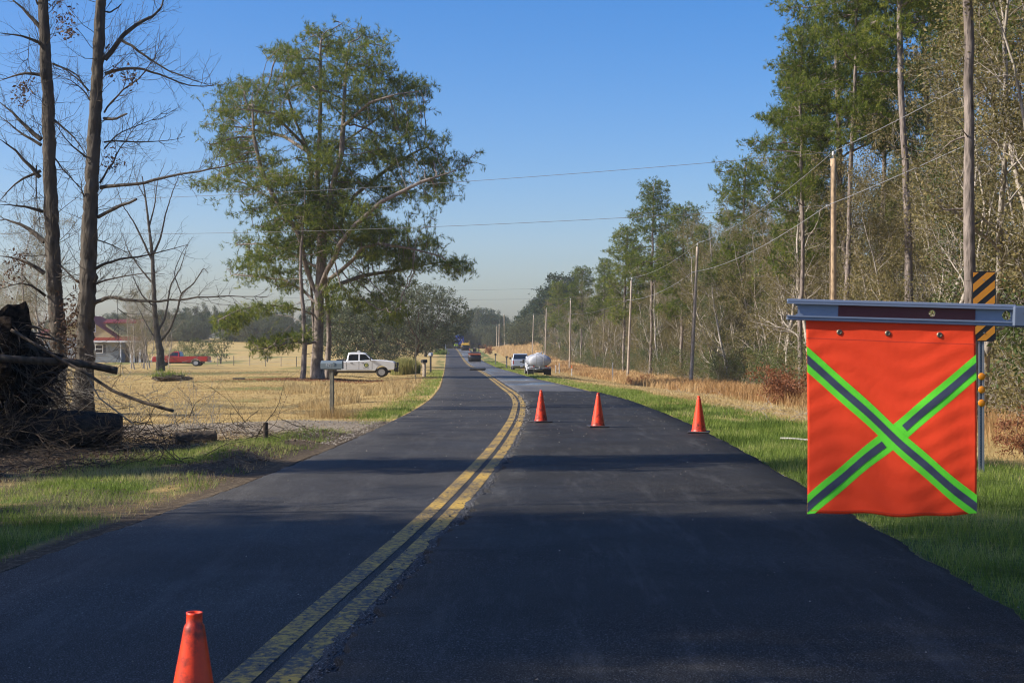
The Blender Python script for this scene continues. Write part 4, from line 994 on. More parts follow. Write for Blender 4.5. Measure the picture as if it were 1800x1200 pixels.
def wheel(parent, x, y, r=.40, w_=.27, face=1, rim=M_rim, dual=False):
    m = MB(); m.lathe([(r * .62, -w_ / 2), (r * .93, -w_ / 2), (r, -w_ * .36), (r, w_ * .36), (r * .93, w_ / 2), (r * .62, w_ / 2)], 28, 'y', (x, y, r), True, False)
    for k in range(36):      # tread blocks
        a = k * math.pi / 18; c, s = math.cos(a), math.sin(a)
        M = Matrix.Translation((x, y, r)) @ Matrix.Rotation(a, 4, 'Y')
        m.box(r * .985, r * 1.012, -w_ * .38, w_ * .38, -.018, .018, 0, M)
    t = m.build('wheel', M_tyre, parent)
    q = MB(); f = face * w_ / 2
    q.lathe([(.02, f * .35), (r * .16, f * .5), (r * .2, f * .3), (r * .46, f * .25), (r * .56, f * .7), (r * .63, f * .96)], 24, 'y', (x, y, r), True, True)
    for k in range(8):
        a = k * math.pi / 4; q.lathe([(.028, f * .38), (.028, f * .55)], 8, 'y', (x + r * .36 * math.cos(a), y, r + r * .36 * math.sin(a)), False)
    q.build('rim', rim, t)
    return t

def arch(xc_, r, zc, n=9, lo=.0):
    """points of a wheel arch from rear to front, seen in (x, z)"""
    return [(xc_ - r * math.cos(a), zc + r * math.sin(a)) for a in np.linspace(lo, math.pi - lo, n)]

def pickup(name, label, mat, crew=True, loc=(0, 0, 0), rz=0., pushbar=False, chrome=False, seal=False, lightbar=False, rim=M_rim, group=None, cat='pickup truck'):
    """x forward, y to its left, z up; origin on the ground at mid length"""
    root = empty(name, loc, rz); tag(root, label, cat, group)
    Lr, Lf = -2.95, 2.95; W2 = .99; zs, zb, zbelt, zt = .50, 1.18, 1.20, 1.97
    ax_r, ax_f, ra = -1.75, 1.98, .47
    c0 = -.62 if crew else -.05      # back of the cab
    hood = 1.42
    low = [(Lr, .62), (ax_r - ra, .62)] + arch(ax_r, ra, .44, 11, .35) + [(ax_r + ra, .5), (ax_f - ra, .5)] + arch(ax_f, ra, .44, 11, .35) + [(ax_f + ra, .55), (Lf - .05, .58), (Lf, .8), (Lf, 1.12), (Lf - .10, 1.24), (Lf - .7, 1.33), (hood, 1.38), (c0 + .1, 1.26), (c0 - .02, 1.26), (c0 - .02, 1.24), (Lr, 1.22)]
    b = MB(); b.prism(low, -W2, W2, .05)
    body = b.build('body', mat, root)
    # bed: dark interior sheet, rails and tailgate
    m = MB(); m.box(Lr + .08, c0 - .12, -W2 + .12, W2 - .12, 1.222, 1.232); m.build('bed', M_blk, root)
    m = MB(); m.box(Lr + .02, c0 - .06, W2 - .13, W2 - .02, 1.22, 1.275, .015); m.build('bed_rail', mat, root); m = MB(); m.box(Lr + .02, c0 - .06, -W2 + .02, -W2 + .13, 1.22, 1.275, .015); m.build('bed_rail', mat, root)
    m = MB(); m.box(Lr - .04, Lr + .005, -W2 + .16, W2 - .16, .68, 1.24, .015); tg = m.build('tailgate', mat, root)
    m = MB(); m.box(Lr - .052, Lr - .035, -.16, .16, 1.0, 1.09, .005); m.build('handle', M_blk, tg)
    for s in (-1, 1):
        m = MB(); m.box(Lr - .03, Lr + .02, s * (W2 - .09) - .06, s * (W2 - .09) + .06, .82, 1.18, .01); m.build('taillight', M_redlens, root)
    m = MB(); m.box(Lr - .18, Lr + .02, -W2 + .04, W2 - .04, .50, .66, .03); rb = m.build('rear_bumper', M_chrome if not pushbar else M_blk, root)
    m = MB(); m.box(Lr - .19, Lr - .178, -.15, .15, .50, .62, .003); m.build('number_plate', M_tan, rb)
    # cab
    xf = 1.02
    cab = [(c0, 1.24), (hood, 1.24), (hood + .02, 1.28), (xf - .22, zt - .10), (xf - .42, zt - .015), (c0 + .35, zt), (c0 + .16, zt - .05), (c0 + .03, 1.30)]
    tap = lambda z: 1 - .20 * max(0, (z - 1.24)) / .68
    m = MB(); m.prism(cab, -W2 + .04, W2 - .04, .05, tap); cb = m.build('cab', mat, root)
    # side glass panels, proud of the cab by 4 mm
    def sideglass(poly, nm):
        for s in (-1, 1):
            m = MB(); V = []
            for e_ in (.006, -.01):
                for (x, z) in poly: V.append((x, s * ((W2 - .04) * tap(z) + e_), z))
            n = len(poly); F = [tuple(range(n)), tuple(range(2 * n - 1, n - 1, -1))] + [(i, (i + 1) % n, n + (i + 1) % n, n + i) for i in range(n)]
            m.add(V, F); m.build(nm, M_glass, cb)
    if crew:
        sideglass([(-.45, 1.33), (.26, 1.33), (.26, 1.80), (-.28, 1.80), (-.42, 1.74)], 'window')
        sideglass([(.38, 1.33), (1.20, 1.33), (.82, 1.78), (.70, 1.81), (.38, 1.81)], 'window')
    else:
        sideglass([(.18, 1.33), (1.20, 1.33), (.82, 1.78), (.70, 1.81), (.18, 1.81)], 'window')
    m = MB(); y0 = (W2 - .12); 
    m.add([(hood - .02, -y0, 1.31), (hood - .02, y0, 1.31), (xf - .21, y0 * .87, zt - .13), (xf - .21, -y0 * .87, zt - .13), (hood - .06, -y0, 1.31), (hood - .06, y0, 1.31), (xf - .25, y0 * .87, zt - .13), (xf - .25, -y0 * .87, zt - .13)],
          [(0, 1, 2, 3), (7, 6, 5, 4), (0, 4, 5, 1), (1, 5, 6, 2), (2, 6, 7, 3), (3, 7, 4, 0)]); m.xf(Matrix.Translation((.035, 0, .01))).build('windscreen', M_glass, cb)
    m = MB(); m.add([(c0 + .02, -y0 * .93, 1.36), (c0 + .02, y0 * .93, 1.36), (c0 + .13, y0 * .82, zt - .12), (c0 + .13, -y0 * .82, zt - .12), (c0 + .06, -y0 * .93, 1.36), (c0 + .06, y0 * .93, 1.36), (c0 + .17, y0 * .82, zt - .12), (c0 + .17, -y0 * .82, zt - .12)],
          [(0, 3, 2, 1), (4, 5, 6, 7), (0, 1, 5, 4), (1, 2, 6, 5), (2, 3, 7, 6), (3, 0, 4, 7)]); m.xf(Matrix.Translation((-.022, 0, 0))).build('rear_window', M_glass, cb)
    # door seams, handles, mirrors
    for s in (-1, 1):
        m = MB()
        for x in ([c0 + .02, .32, 1.28] if crew else [.02, 1.28]): m.box(x - .008, x + .008, s * W2 - .004, s * W2 + .003, .60, 1.24)
        m.box(c0 + .02, 1.28, s * W2 - .004, s * W2 + .003, .595, .608); m.build('door_seam', M_blk, root)
        for x in ((-.32, .52) if crew else (.22,)):
            m = MB(); m.box(x, x + .20, s * (W2 + .012) - .014, s * (W2 + .012) + .014, 1.10, 1.135, .008); m.build('door_handle', M_blk, root)
        m = MB(); m.box(1.12, 1.20, s * (W2 + .12) - .10, s * (W2 + .12) + .10, 1.30, 1.56, .025); m.box(1.13, 1.17, min(s * (W2 - .1), s * (W2 + .05)), max(s * (W2 - .1), s * (W2 + .05)), 1.32, 1.37); m.build('mirror', M_blk, root)
        m = MB(); m.box(Lf - .18, Lf + .02, s * (W2 - .20) - .17, s * (W2 - .20) + .19, .90, 1.10, .03); m.build('headlight', M_lens, root)
        # wheel arch lips
        for axx in (ax_r, ax_f):
            A = arch(axx, ra + .0, .44, 15, .2); B = arch(axx, ra + .05, .44, 15, .2); n = len(A)
            V = [(x, s * (W2 + .004), z) for x, z in A + B] + [(x, s * (W2 - .05), z) for x, z in A + B]
            F = [(i, i + 1, n + i + 1, n + i) for i in range(n - 1)] + [(n + i, n + i + 1, 3 * n + i + 1, 3 * n + i) for i in range(n - 1)] + [(i, 2 * n + i, 2 * n + i + 1, i + 1) for i in range(n - 1)]
            m = MB(); m.add(V, F); m.build('arch_lip', M_chrome if chrome else mat, root)
        wheel(root, ax_r, s * (W2 - .15), face=s, rim=rim); wheel(root, ax_f, s * (W2 - .15), face=s, rim=rim)
    m = MB(); m.box(ax_r - .6, ax_f + .6, -W2 + .2, W2 - .2, .34, .60); m.build('underbody', M_blk, root)
    m = MB(); m.box(Lf - .02, Lf + .03, -.55, .55, .80, 1.10, .02); m.build('grille', M_blk, root)
    m = MB(); m.box(Lf - .08, Lf + .16, -W2 + .02, W2 - .02, .46, .72, .05); m.build('front_bumper', M_blk if pushbar else M_chrome, root)
    if pushbar:
        m = MB()
        for y in (-.75, .75): m.box(Lf + .12, Lf + .2, y - .06, y + .06, .40, 1.16, .02)
        for z in (.72, .95, 1.14): m.tube([(Lf + .17, -.86, z), (Lf + .22, -.5, z), (Lf + .22, .5, z), (Lf + .17, .86, z)], .03, 8)
        for y in (-.88, .88): m.tube([(Lf - .1, y * 1.05, .55), (Lf + .15, y, .6), (Lf + .18, y, 1.12), (Lf - .02, y * 1.05, 1.16)], .035, 8)
        m.build('push_bar', M_blk, root)
    if lightbar:
        m = MB(); m.box(.15, .40, -.45, .45, zt, zt + .04, .01); m.box(.18, .37, -.50, .50, zt + .035, zt + .12, .03); m.build('light_bar', M_lens, root)
        m = MB(); m.box(-1.35, -.78, -W2 + .2, W2 - .2, 1.23, 1.42, .03); m.build('tool_box', M_blk, root)
    if seal:
        s = -1
        m = MB(); m.lathe([(.001, -W2 - .006), (.17, -W2 - .006), (.17, -W2)], 28, 'y', (.86, 0, .96), False, False); d = m.build('door_seal', flat('seal_green', (.02, .10, .05), .5), root)
        m = MB(); m.lathe([(.001, -W2 - .009), (.105, -W2 - .009), (.105, -W2 - .004)], 24, 'y', (.86, 0, .96), False, False); m.build('seal_centre', flat('seal_gold', (.62, .55, .16), .5), d)
        m = MB(); m.add([(.80, -W2 - .012, .99), (.86, -W2 - .012, .92), (.93, -W2 - .012, 1.02), (.86, -W2 - .012, .975)], [(0, 1, 2, 3)]); m.build('seal_leaf', flat('seal_leaf_green', (.03, .16, .04), .5), d)
        m = MB()
        for k in range(7): m.box(.66 + k * .058, .70 + k * .058, -W2 - .006, -W2, .70 + .012 * (k % 2), .735)
        m.build('door_lettering', M_blk, root)
    return root

# white crew cab beside the big pine, facing the road
p = at(627, 113.5); wp = pickup('pickup_truck', 'white crew cab pickup with black push bar and door emblem, parked by the big pine', M_white, True, (p.x - .1, p.y, p.z), R(2), True, False, True, True); wp.scale = (1.08, 1, 1)
p = at(319, 182); rp = pickup('pickup_truck', 'red single cab pickup parked on the lawn in front of the fence', M_red, False, (p.x, p.y, p.z), R(178), False, True); rp.scale = (1.2, 1, .95)
p = at(913, 162); pickup('pickup_truck', 'silver white pickup parked tail on just ahead of the round white tanker', M_grey, True, (p.x + .1, p.y, hz(p.x, 162) - .02), R(92), False, True)
p = at(52, 182); pickup('pickup_truck', 'lime yellow pickup mostly hidden behind the fallen logs and bare tree trunks', M_lime, True, (p.x, p.y, p.z), R(175), False, False)

# ------------------------------------------------------------------ tank truck
def tank_truck(loc, rz):
    root = empty('tank_truck', loc, rz); tag(root, 'round backed white tanker truck seen from behind, parked on the verge', 'tank truck')
    Mt = paint('white_tank_paint', (.46, .48, .52), .45, .35, (.28, .25, .20))
    prof = [(1.13 * math.cos(a), .80 * math.sin(a)) for a in np.linspace(0, 2 * math.pi, 40, endpoint=False)]
    m = MB(); V = []; F = []; secs = [(-3.62, .30), (-3.58, .62), (-3.50, .84), (-3.36, .96), (-3.2, 1.), (1.4, 1.), (1.56, .96), (1.68, .7), (1.7, .3)]
    for x, s in secs:
        for (a, b) in prof: V.append((x, a * s, 1.92 + b * s))
    n = 40
    for i in range(len(secs) - 1):
        for j in range(n): F.append((i * n + j, i * n + (j + 1) % n, (i + 1) * n + (j + 1) % n, (i + 1) * n + j))
    F += [tuple(range(n)), tuple((len(secs) - 1) * n + j for j in range(n))]
    m.add(V, F, True); tank = m.build('tank', Mt, root)
    m = MB()
    for x in (-3.19, -1.6, 0, 1.38):
        V = []; F = []
        for dx in (-.03, .03):
            for s_ in (1.0, 1.035):
                for (a, b) in prof: V.append((x + dx, a * s_, 1.92 + b * s_))
        for j in range(n):
            k = (j + 1) % n; F += [(n + j, n + k, 3 * n + k, 3 * n + j), (j, n + j, n + k, k)[::-1], (2 * n + j, 2 * n + k, 3 * n + k, 3 * n + j)[::-1]]
        m.add(V, F)
    m.build('tank_band', Mt, tank)
    m = MB(); m.box(-3.2, 1.2, -.28, .28, 2.70, 2.78, .02); m.build('catwalk', Mt, root)
    m = MB(); m.lathe([(.28, 2.76), (.28, 2.88), (.22, 2.93)], 20, 'z', (-2.6, 0, 0), False); m.build('hatch', Mt, root)
    m = MB()
    for y in (-.36, .36): m.tube([(-3.78, y, 1.15), (-3.78, y, 2.6), (-3.72, y, 2.82), (-3.45, y, 2.86), (-3.2, y, 2.80)], .028, 8)
    for z in np.arange(1.3, 2.65, .26): m.tube([(-3.78, -.36, z), (-3.78, .36, z)], .018, 6)
    m.build('ladder', Mt, root)
    m = MB(); m.tube([(-3.5, -.1, 2.80), (-3.5, -.14, 2.98), (-3.5, -.30, 3.08), (-3.5, -.42, 2.96)], .035, 8); m.build('vent_pipe', Mt, root)
    m = MB(); m.box(-3.80, -3.62, -1.10, 1.10, .98, 1.14, .02); bp = m.build('rear_bumper', M_steel, root)
    for y in (-.62, .62):
        m = MB(); m.lathe([(.085, -3.84), (.085, -3.79)], 16, 'x', (0, y, 1.24), False); m.build('tail_lamp', M_redlens, bp)
        m = MB(); m.lathe([(.05, -3.83), (.05, -3.79)], 12, 'x', (0, y * 1.35, 1.08), False); m.build('marker_lamp', M_redlens, bp)
    m = MB(); m.tube([(-3.7, -.5, .95), (-3.85, -.2, .86), (-3.85, .3, .86), (-3.7, .6, .95)], .05, 8); m.tube([(-3.72, .05, 1.2), (-3.9, .05, 1.1), (-3.9, .05, .9)], .045, 8); m.build('spray_bar', M_steel, root)
    for s in (-1, 1):
        for k, o_ in enumerate((.0, -.31)):
            wheel(root, -2.35, s * (1.02 + o_), .48, .26, s, M_rim)
        wheel(root, 3.1, s * 1.0, .48, .27, s, M_rim)
        m = MB(); m.box(-2.98, -2.95, s * .87 - .30, s * .87 + .30, .22, .92, .004); m.build('mud_flap', M_blk, root)
        m = MB(); V = arch(-2.35, .60, .52, 9, .2); m.prism([(a, b) for a, b in V] + [(a, b + .03) for a, b in reversed(V)], min(s * .55, s * 1.18), max(s * .55, s * 1.18)); m.build('fender', Mt, root)
    m = MB(); m.box(-3.4, 3.9, -.45, .45, .62, .92); m.box(-2.5, -2.2, -.9, .9, .40, .56); m.build('chassis', M_blk, root)
    m = MB(); m.box(-3.0, -2.5, -.62, .62, .42, .80, .02); m.build('pump_box', M_blk, root)
    m = MB(); m.prism([(1.9, .55), (1.9, 2.35), (2.1, 2.42), (2.95, 2.42), (3.3, 1.75), (4.1, 1.6), (4.25, 1.3), (4.25, .6), (3.6, .6), (3.5, .95), (2.7, .95), (2.6, .6)], -1.05, 1.05, .06); cb = m.build('cab', Mt, root)
    m = MB(); m.box(1.885, 1.9, -.6, .6, 1.7, 2.2, .004); m.build('rear_window', M_glass, cb)
    for s in (-1, 1):
        m = MB(); m.box(2.2, 2.9, min(s * 1.045, s * 1.056), max(s * 1.045, s * 1.056), 1.6, 2.2); m.build('window', M_glass, cb)
        m = MB(); m.box(3.0, 3.08, s * 1.28 - .11, s * 1.28 + .11, 1.5, 2.0, .02); m.tube([(3.0, s * 1.0, 1.9), (3.04, s * 1.28, 1.9)], .02, 6); m.build('mirror', M_blk, root)
        m = MB(); m.box(-1.6, 1.0, min(s * 1.02, s * 1.10), max(s * 1.02, s * 1.10), .78, 1.08, .02); m.build('hose_locker', Mt, root)
    m = MB(); m.lathe([(.09, 1.17), (.12, 1.22), (.12, 1.42), (.09, 1.46)], 14, 'z', (-3.3, 1.13, 0), True); m.build('valve', M_steel, root)
    return root
px_, d_ = 948.5, 119; X_ = (px_ - 900) / FPX * d_
tt_ = tank_truck((X_ - .12, d_ + 3.0, hz(X_, d_ + 1) - .02), R(92.5)); tt_.scale = (.85, .84, .68)
# flattening of the verge under it comes from its own ground height

# ------------------------------------------------------------------ road machines
def roller(name, label, loc, rz, body_mat, strip_mat, drum_mat, canopy=True, sc_=1.):
    root = empty(name, loc, rz); tag(root, label, 'road roller', 'road machines'); root.scale = (sc_,) * 3
    for x, nm in ((-1.75, 'drum'), (1.75, 'drum')):
        m = MB(); m.lathe([(.30, -.95), (.62, -.98), (.66, -.95), (.66, .95), (.62, .98), (.30, .95)], 36, 'y', (x, 0, .66), True, True); m.build(nm, drum_mat, root)
        m = MB()
        for s in (-1, 1): m.prism([(x - .5, .95), (x + .5, .95), (x + .28, .55), (x - .28, .55)], min(s * .99, s * 1.06), max(s * .99, s * 1.06), .01)
        m.box(x - .62, x + .62, -1.05, 1.05, 1.34, 1.46, .02); m.build('drum_frame', body_mat, root)
        e = -.72 if x < 0 else .60
        m = MB(); m.box(x + e, x + e + .12, -.98, .98, 1.10, 1.34, .02); m.build('scraper_bar', strip_mat, root)
    m = MB(); m.prism([(-1.5, .55), (1.5, .55), (1.7, 1.45), (1.2, 1.6), (.5, 1.62), (.4, 1.40), (-.6, 1.40), (-.75, 1.62), (-1.6, 1.58), (-1.75, 1.4)], -.85, .85, .06); m.build('body', body_mat, root)
    m = MB(); m.box(-.45, .1, -.32, .32, 1.40, 1.62, .05); m.box(-.52, -.40, -.30, .30, 1.55, 2.12, .04); m.build('seat', M_blk, root)
    m = MB(); m.tube([(.55, 0, 1.5), (.38, 0, 1.95)], .035, 8); m.lathe([(.18, -.012), (.2, 0), (.18, .012)], 20, 'z', (.36, 0, 1.97), True, False); m.build('steering_wheel', M_blk, root)
    for s in (-1, 1):
        m = MB(); m.lathe([(.07, -1.80), (.07, -1.74)], 12, 'x', (0, s * .75, 1.50), False); m.build('lamp', M_lens, root)
        m = MB(); m.tube([(-.7, s * .78, 1.5), (-.7, s * .78, 2.1), (.6, s * .78, 2.1), (.6, s * .78, 1.5)], .025, 6); m.build('hand_rail', strip_mat, root)
    if canopy:
        m = MB()
        for x in (-.85, .95):
            for s in (-1, 1): m.tube([(x, s * .72, 1.4), (x, s * .74, 2.82)], .035, 6)
        m.build('canopy_post', M_blk, root)
        m = MB(); m.box(-1.15, 1.25, -1.02, 1.02, 2.80, 2.90, .03); m.build('canopy', M_tan if body_mat is M_blk else body_mat, root)
    return root
M_drum = paint('oily_drum_steel', (.035, .035, .04), .35, .3, metal=.7)
M_yel = paint('machine_yellow', (.70, .42, .03), .4, .3)
M_orange = paint('faded_red_machine_paint', (.62, .14, .06), .45, .3)
M_gunm = paint('machine_dark_grey', (.035, .038, .042), .45, .3)
def road_at(px, d): return ((px - 900) / FPX * d, d, float(zr(d)) + .014)
roller('road_roller', 'dark roller with flat canopy working in the dip of the road', road_at(834, 258), R(93), M_gunm, M_orange, M_drum, True, 1.1)
roller('road_roller', 'yellow roller farther up the road near the crest', road_at(818.5, 392), R(93), M_yel, M_yel, M_drum, False, 1.2)
def dump_truck(loc, rz):
    root = empty('dump_truck', loc, rz); tag(root, 'tall blue dump truck at the road crest behind the yellow roller', 'dump truck')
    Mb = paint('deep_blue_truck_paint', (.012, .045, .30), .35, .2, coat=.3); Mb2 = paint('light_blue_tarp', (.05, .20, .55), .6, .2)
    m = MB(); m.box(-3.4, 1.9, -1.27, 1.27, 1.15, 3.35, .04); bd = m.build('dump_body', Mb, root)
    m = MB()
    for x in np.arange(-3.1, 1.8, .8):
        for s in (-1, 1): m.box(x, x + .10, min(s * 1.26, s * 1.33), max(s * 1.26, s * 1.33), 1.2, 3.3)
    m.build('side_rib', Mb, bd)
    m = MB(); m.box(-3.5, -3.38, -1.22, 1.22, 1.15, 2.9, .02); tg = m.build('tailgate', Mb, root)
    m = MB()
    for y, z in ((-.5, 2.35), (.05, 2.35), (.45, 2.5)): m.box(-3.52, -3.495, y - .10, y + .10, z - .12, z + .12, .003)
    m.build('tailgate_marking', M_tan, tg)
    m = MB(); m.box(-3.42, 1.95, -1.24, 1.24, 3.35, 3.55, .06); m.build('load_tarp', Mb2, root)
    for s in (-1, 1):
        for x in (-2.6, -1.3, 3.6): wheel(root, x, s * 1.0, .52, .35, s)
        m = MB(); m.box(-3.3, -3.27, s * .95 - .28, s * .95 + .28, .25, 1.0); m.build('mud_flap', M_blk, root)
        m = MB(); m.lathe([(.09, -3.56), (.09, -3.5)], 12, 'x', (0, s * .9, 1.05), False); m.build('tail_lamp', M_redlens, root)
        m = MB(); m.box(3.4, 3.5, s * 1.42 - .1, s * 1.42 + .1, 2.0, 2.5, .02); m.build('mirror', M_chrome, root)
    m = MB(); m.box(-3.5, 4.6, -.45, .45, .7, 1.12); m.build('chassis', M_blk, root)
    m = MB(); m.prism([(2.1, .9), (2.1, 2.85), (2.4, 3.0), (3.2, 2.95), (3.6, 2.2), (4.7, 1.95), (4.9, 1.5), (4.9, .7), (4.2, .7), (4.1, 1.1), (3.1, 1.1), (3.0, .8)], -1.15, 1.15, .06); m.build('cab', Mb, root)
    return root
dt = dump_truck(road_at(808, 435), R(93.5)); dt.scale = (1, .92, 1.16)

def person(name, label, loc, rz, shirt, vest=(.55, .75, .05), pose=0):
    P = [(0, 0, .95), (0, 0, 1.15), (0, 0, 1.38), (0, 0, 1.50), (.01, 0, 1.62), (.01, 0, 1.74),
         (0, .20, 1.42), (.03, .27, 1.15), (.16, .25, .95), (0, -.20, 1.42), (.02, -.28, 1.14), (.10, -.27, .90),
         (0, .10, .90), (.03, .11, .50), (0, .12, .07), (.14, .13, .03), (0, -.10, .90), (-.04, -.11, .50), (-.06, -.12, .07), (.08, -.13, .03)]
    E = [(0, 1), (1, 2), (2, 3), (3, 4), (4, 5), (2, 6), (6, 7), (7, 8), (2, 9), (9, 10), (10, 11), (0, 12), (12, 13), (13, 14), (14, 15), (0, 16), (16, 17), (17, 18), (18, 19)]
    rad = [.15, .14, .16, .065, .10, .085, .075, .05, .04, .075, .05, .04, .095, .07, .05, .04, .095, .07, .05, .04]
    me = bpy.data.meshes.new('body'); me.from_pydata(P, E, []); o = bpy.data.objects.new(name, me); COL.objects.link(o)
    sk = o.modifiers.new('skin', 'SKIN'); 
    bmv = bmesh.new(); bmv.from_mesh(me); ly = bmv.verts.layers.skin.verify(); bmv.verts.ensure_lookup_table()
    for v, r_ in zip(bmv.verts, rad): v[ly].radius = (r_, r_ * (.8 if v.index < 3 else 1)); v[ly].use_root = v.index == 0
    bmv.to_mesh(me); bmv.free(); o.modifiers.new('sub', 'SUBSURF').levels = 1; o.modifiers['sub'].render_levels = 1
    t = NT('clothing_' + name); z = t.n('ShaderNodeSeparateXYZ'); t.l(t.coord(), z.inputs[0])
    c = t.ramp(t.math('DIVIDE', z.outputs[2], 1.9), [(0, (.03, .025, .02)), (.06, (.035, .045, .08)), (.49, (.035, .045, .08)), (.50, vest), (.775, vest), (.785, (.45, .27, .19)), (1, (.45, .27, .19))]); t.t.nodes[-1].color_ramp.interpolation = 'CONSTANT'
    o.data.materials.append(t.done(t.princ(c, .8)))
    o.location = loc; o.rotation_euler = (0, 0, rz); tag(o, label, 'person', 'road workers')
    m = MB(); m.lathe([(.155, 1.70), (.13, 1.71), (.125, 1.78), (.09, 1.84), (.02, 1.86)], 16, 'z', (.01, 0, 0), True); m.build('hard_hat', M_tan, o)
    return o
person('person', 'worker in pale lime safety vest walking, the one nearer the centre line', road_at(799.5, 430), R(60), None)
person('person', 'worker in pale lime safety vest standing nearer the yellow roller', road_at(803.5, 422), R(-80), None)
p = road_at(834, 258); o = person('person', 'roller driver in a dark jacket seated under the flat canopy', (p[0], p[1] - .2, p[2] + .70), R(93), None, (.04, .08, .06))
# dark ramp of spilled mix beside the line
p = road_at(834, 158); m = MB(); m.box(-.9, .9, -.8, .8, 0, .22, .09); tag(m.build('asphalt_ramp', MA_new, None, (p[0] + .35, p[1], p[2] - .005)), 'small dark ramp of asphalt laid across the lane in the dip', 'asphalt ramp')

# ------------------------------------------------------------------ traffic cones
def m_cone():
    t = NT('cone_orange'); c = t.coord(); z = t.n('ShaderNodeSeparateXYZ'); t.l(c, z.inputs[0]); oi = t.n('ShaderNodeObjectInfo').outputs['Random']
    v = t.n('ShaderNodeVectorMath', operation='ADD'); t.l(c, v.inputs[0]); t.l(t.math('MULTIPLY', oi, 9), v.inputs[1])
    n = t.noise(v.outputs[0], 7, 6, .7); n2 = t.noise(v.outputs[0], 26, 4, .7)
    col = t.mix(t.mr(n2, .35, .7, 0, .6), (.95, .062, .006), (.72, .035, .008))
    smear = t.math('ADD', n, t.math('MULTIPLY', t.mr(z.outputs[2], 0, .34, 1, 0), .16))
    col = t.mix(t.mr(smear, .55, .70, 0, .85), col, (.05, .014, .010))
    return t.done(t.princ(col, .45, 0, t.bump(n, .004, .3)))
M_cone = m_cone()
def cone(loc, rz, label, tilt=(0, 0)):
    e = empty('traffic_cone', loc, rz); e.rotation_euler = (tilt[0], tilt[1], rz); tag(e, label, 'traffic cone', 'orange cones closing the fresh lane')
    m = MB(); m.box(-.205, .205, -.205, .205, 0, .030, .012); m.build('base', M_blk, e)
    m = MB(); m.lathe([(.148, .026), (.148, .04), (.138, .05), (.136, .06), (.0375, .640), (.0355, .652), (.0285, .662), (.0275, .692), (.0295, .70), (.023, .70), (.022, .66)], 40, 'z', (0, 0, 0), True, False); m.build('cone_body', M_cone, e)
def lane_z(x, y): return float(zr(y)) + (.047 if x > joint(np.array(y)) and y < new_end else .002)
for px, y, rz, lab, tl in [(951, 31.2, .3, 'orange cone nearest the double yellow line', (0, 0)), (1051, 29.2, .1, 'orange cone standing in the middle of the fresh lane', (0, .01)), (1228.5, 27.2, -.2, 'dirty orange cone with a black smeared foot at the grass edge', (.01, 0))]:
    x = (px - 900) / FPX * y; cone((x, y, lane_z(x, y)), rz, lab, tl)
cone(((337 - 900) / FPX * 5.02, 5.02, .003), .5, 'orange cone closest to the camera with a scuffed neck', (0, .015))

# ------------------------------------------------------------------ gate arm with the orange flag
D_ = 5.1; PXM = D_ / FPX
def fx(px): return (px - 900) * PXM
def fz(py): return EYE + (HOR - py) * PXM
M_arm = paint('dull_aluminium_channel', (.22, .27, .36), .45, .2, metal=.55)
M_sheet = paint('dark_red_sheeting', (.09, .012, .014), .4, .15)
Larm = (1770 - 1385) * PXM; hh = 19 * PXM
gx = fx(1385) + Larm + 2.45
gate = empty('barrier_gate', (gx, D_, hz(gx, D_))); tag(gate, 'barrier gate whose aluminium arm with dark red band reaches in above the flag', 'barrier gate')
m = MB()   # C channel: web plus two lips, nicked end, one round hole through band and one at the joint
web = [(0.012, -hh + .006), (0.03, -hh * .4), (.03, hh * .3), (.012, hh - .006)]
hx = (1630 - 1385) * PXM; hr = .0115; h2 = (1756 - 1385) * PXM; hr2 = .0165
def web_with_holes(m, x0, x1, z0, z1, y0, y1, cx, r):
    n = 24; V = []; F = []
    for y in (y0, y1):
        for k in range(n):
            a = 2 * math.pi * k / n; V.append((cx + r * math.cos(a), y, r * math.sin(a)))
        for k in range(n):
            a = 2 * math.pi * k / n; c, s = math.cos(a), math.sin(a); q = max(abs(c) / 1, abs(s) / 1); ex = c / q; ez = s / q
            V.append((cx + (x1 - cx) * ex if ex > 0 else cx + (cx - x0) * ex, y, z1 * ez if ez > 0 else -z0 * ez))
    for k in range(n):
        j = (k + 1) % n; F += [(k, j, n + j, n + k), (2 * n + k, 3 * n + k, 3 * n + j, 2 * n + j), (k, 2 * n + k, 2 * n + j, j), (n + k, n + j, 3 * n + j, 3 * n + k)]
    m.add(V, F)
zi = hh - .012
m.add([(.0, -.003, -zi - .006), (.028, -.003, -zi * .5), (.028, -.003, zi * .4), (.0, -.003, zi + .006), (.06, -.003, zi), (.06, -.003, -zi), (.0, .0, -zi - .006), (.028, .0, -zi * .5), (.028, .0, zi * .4), (.0, .0, zi + .006), (.06, .0, zi), (.06, .0, -zi)],
      [(0, 5, 4, 3, 2, 1), (6, 7, 8, 9, 10, 11), (0, 1, 7, 6), (1, 2, 8, 7), (2, 3, 9, 8)])
web_with_holes(m, .06, h2 - .05, -zi, zi, -.003, 0, hx, hr); web_with_holes(m, h2 - .05, Larm, -zi, zi, -.003, 0, h2, hr2)
m.box(-.012, Larm, -.022, .0, zi, hh, .003); m.box(-.012, Larm, -.022, .0, -hh, -zi, .003); m.box(-.012, Larm, -.026, -.018, zi - .006, zi, 0); m.box(-.012, Larm, -.026, -.018, -zi, -zi + .006, 0)
arm = m.build('arm_channel', M_arm, gate, Vector((fx(1385) + .022, D_ + .075, fz(543))) - gate.location); arm.rotation_euler = (0, R(1.85), R(-9.2))
m = MB(); b0, b1 = (1469 - 1385) * PXM, (1703 - 1385) * PXM
web_with_holes(m, b0, b1, -zi + .007, zi - .007, -.0065, -.0035, hx, hr); m.build('red_band', M_sheet, arm)
m = MB(); m.box(Larm - .012, Larm + 2.6, -.034, .03, -hh - .002, hh - .004, .006); 
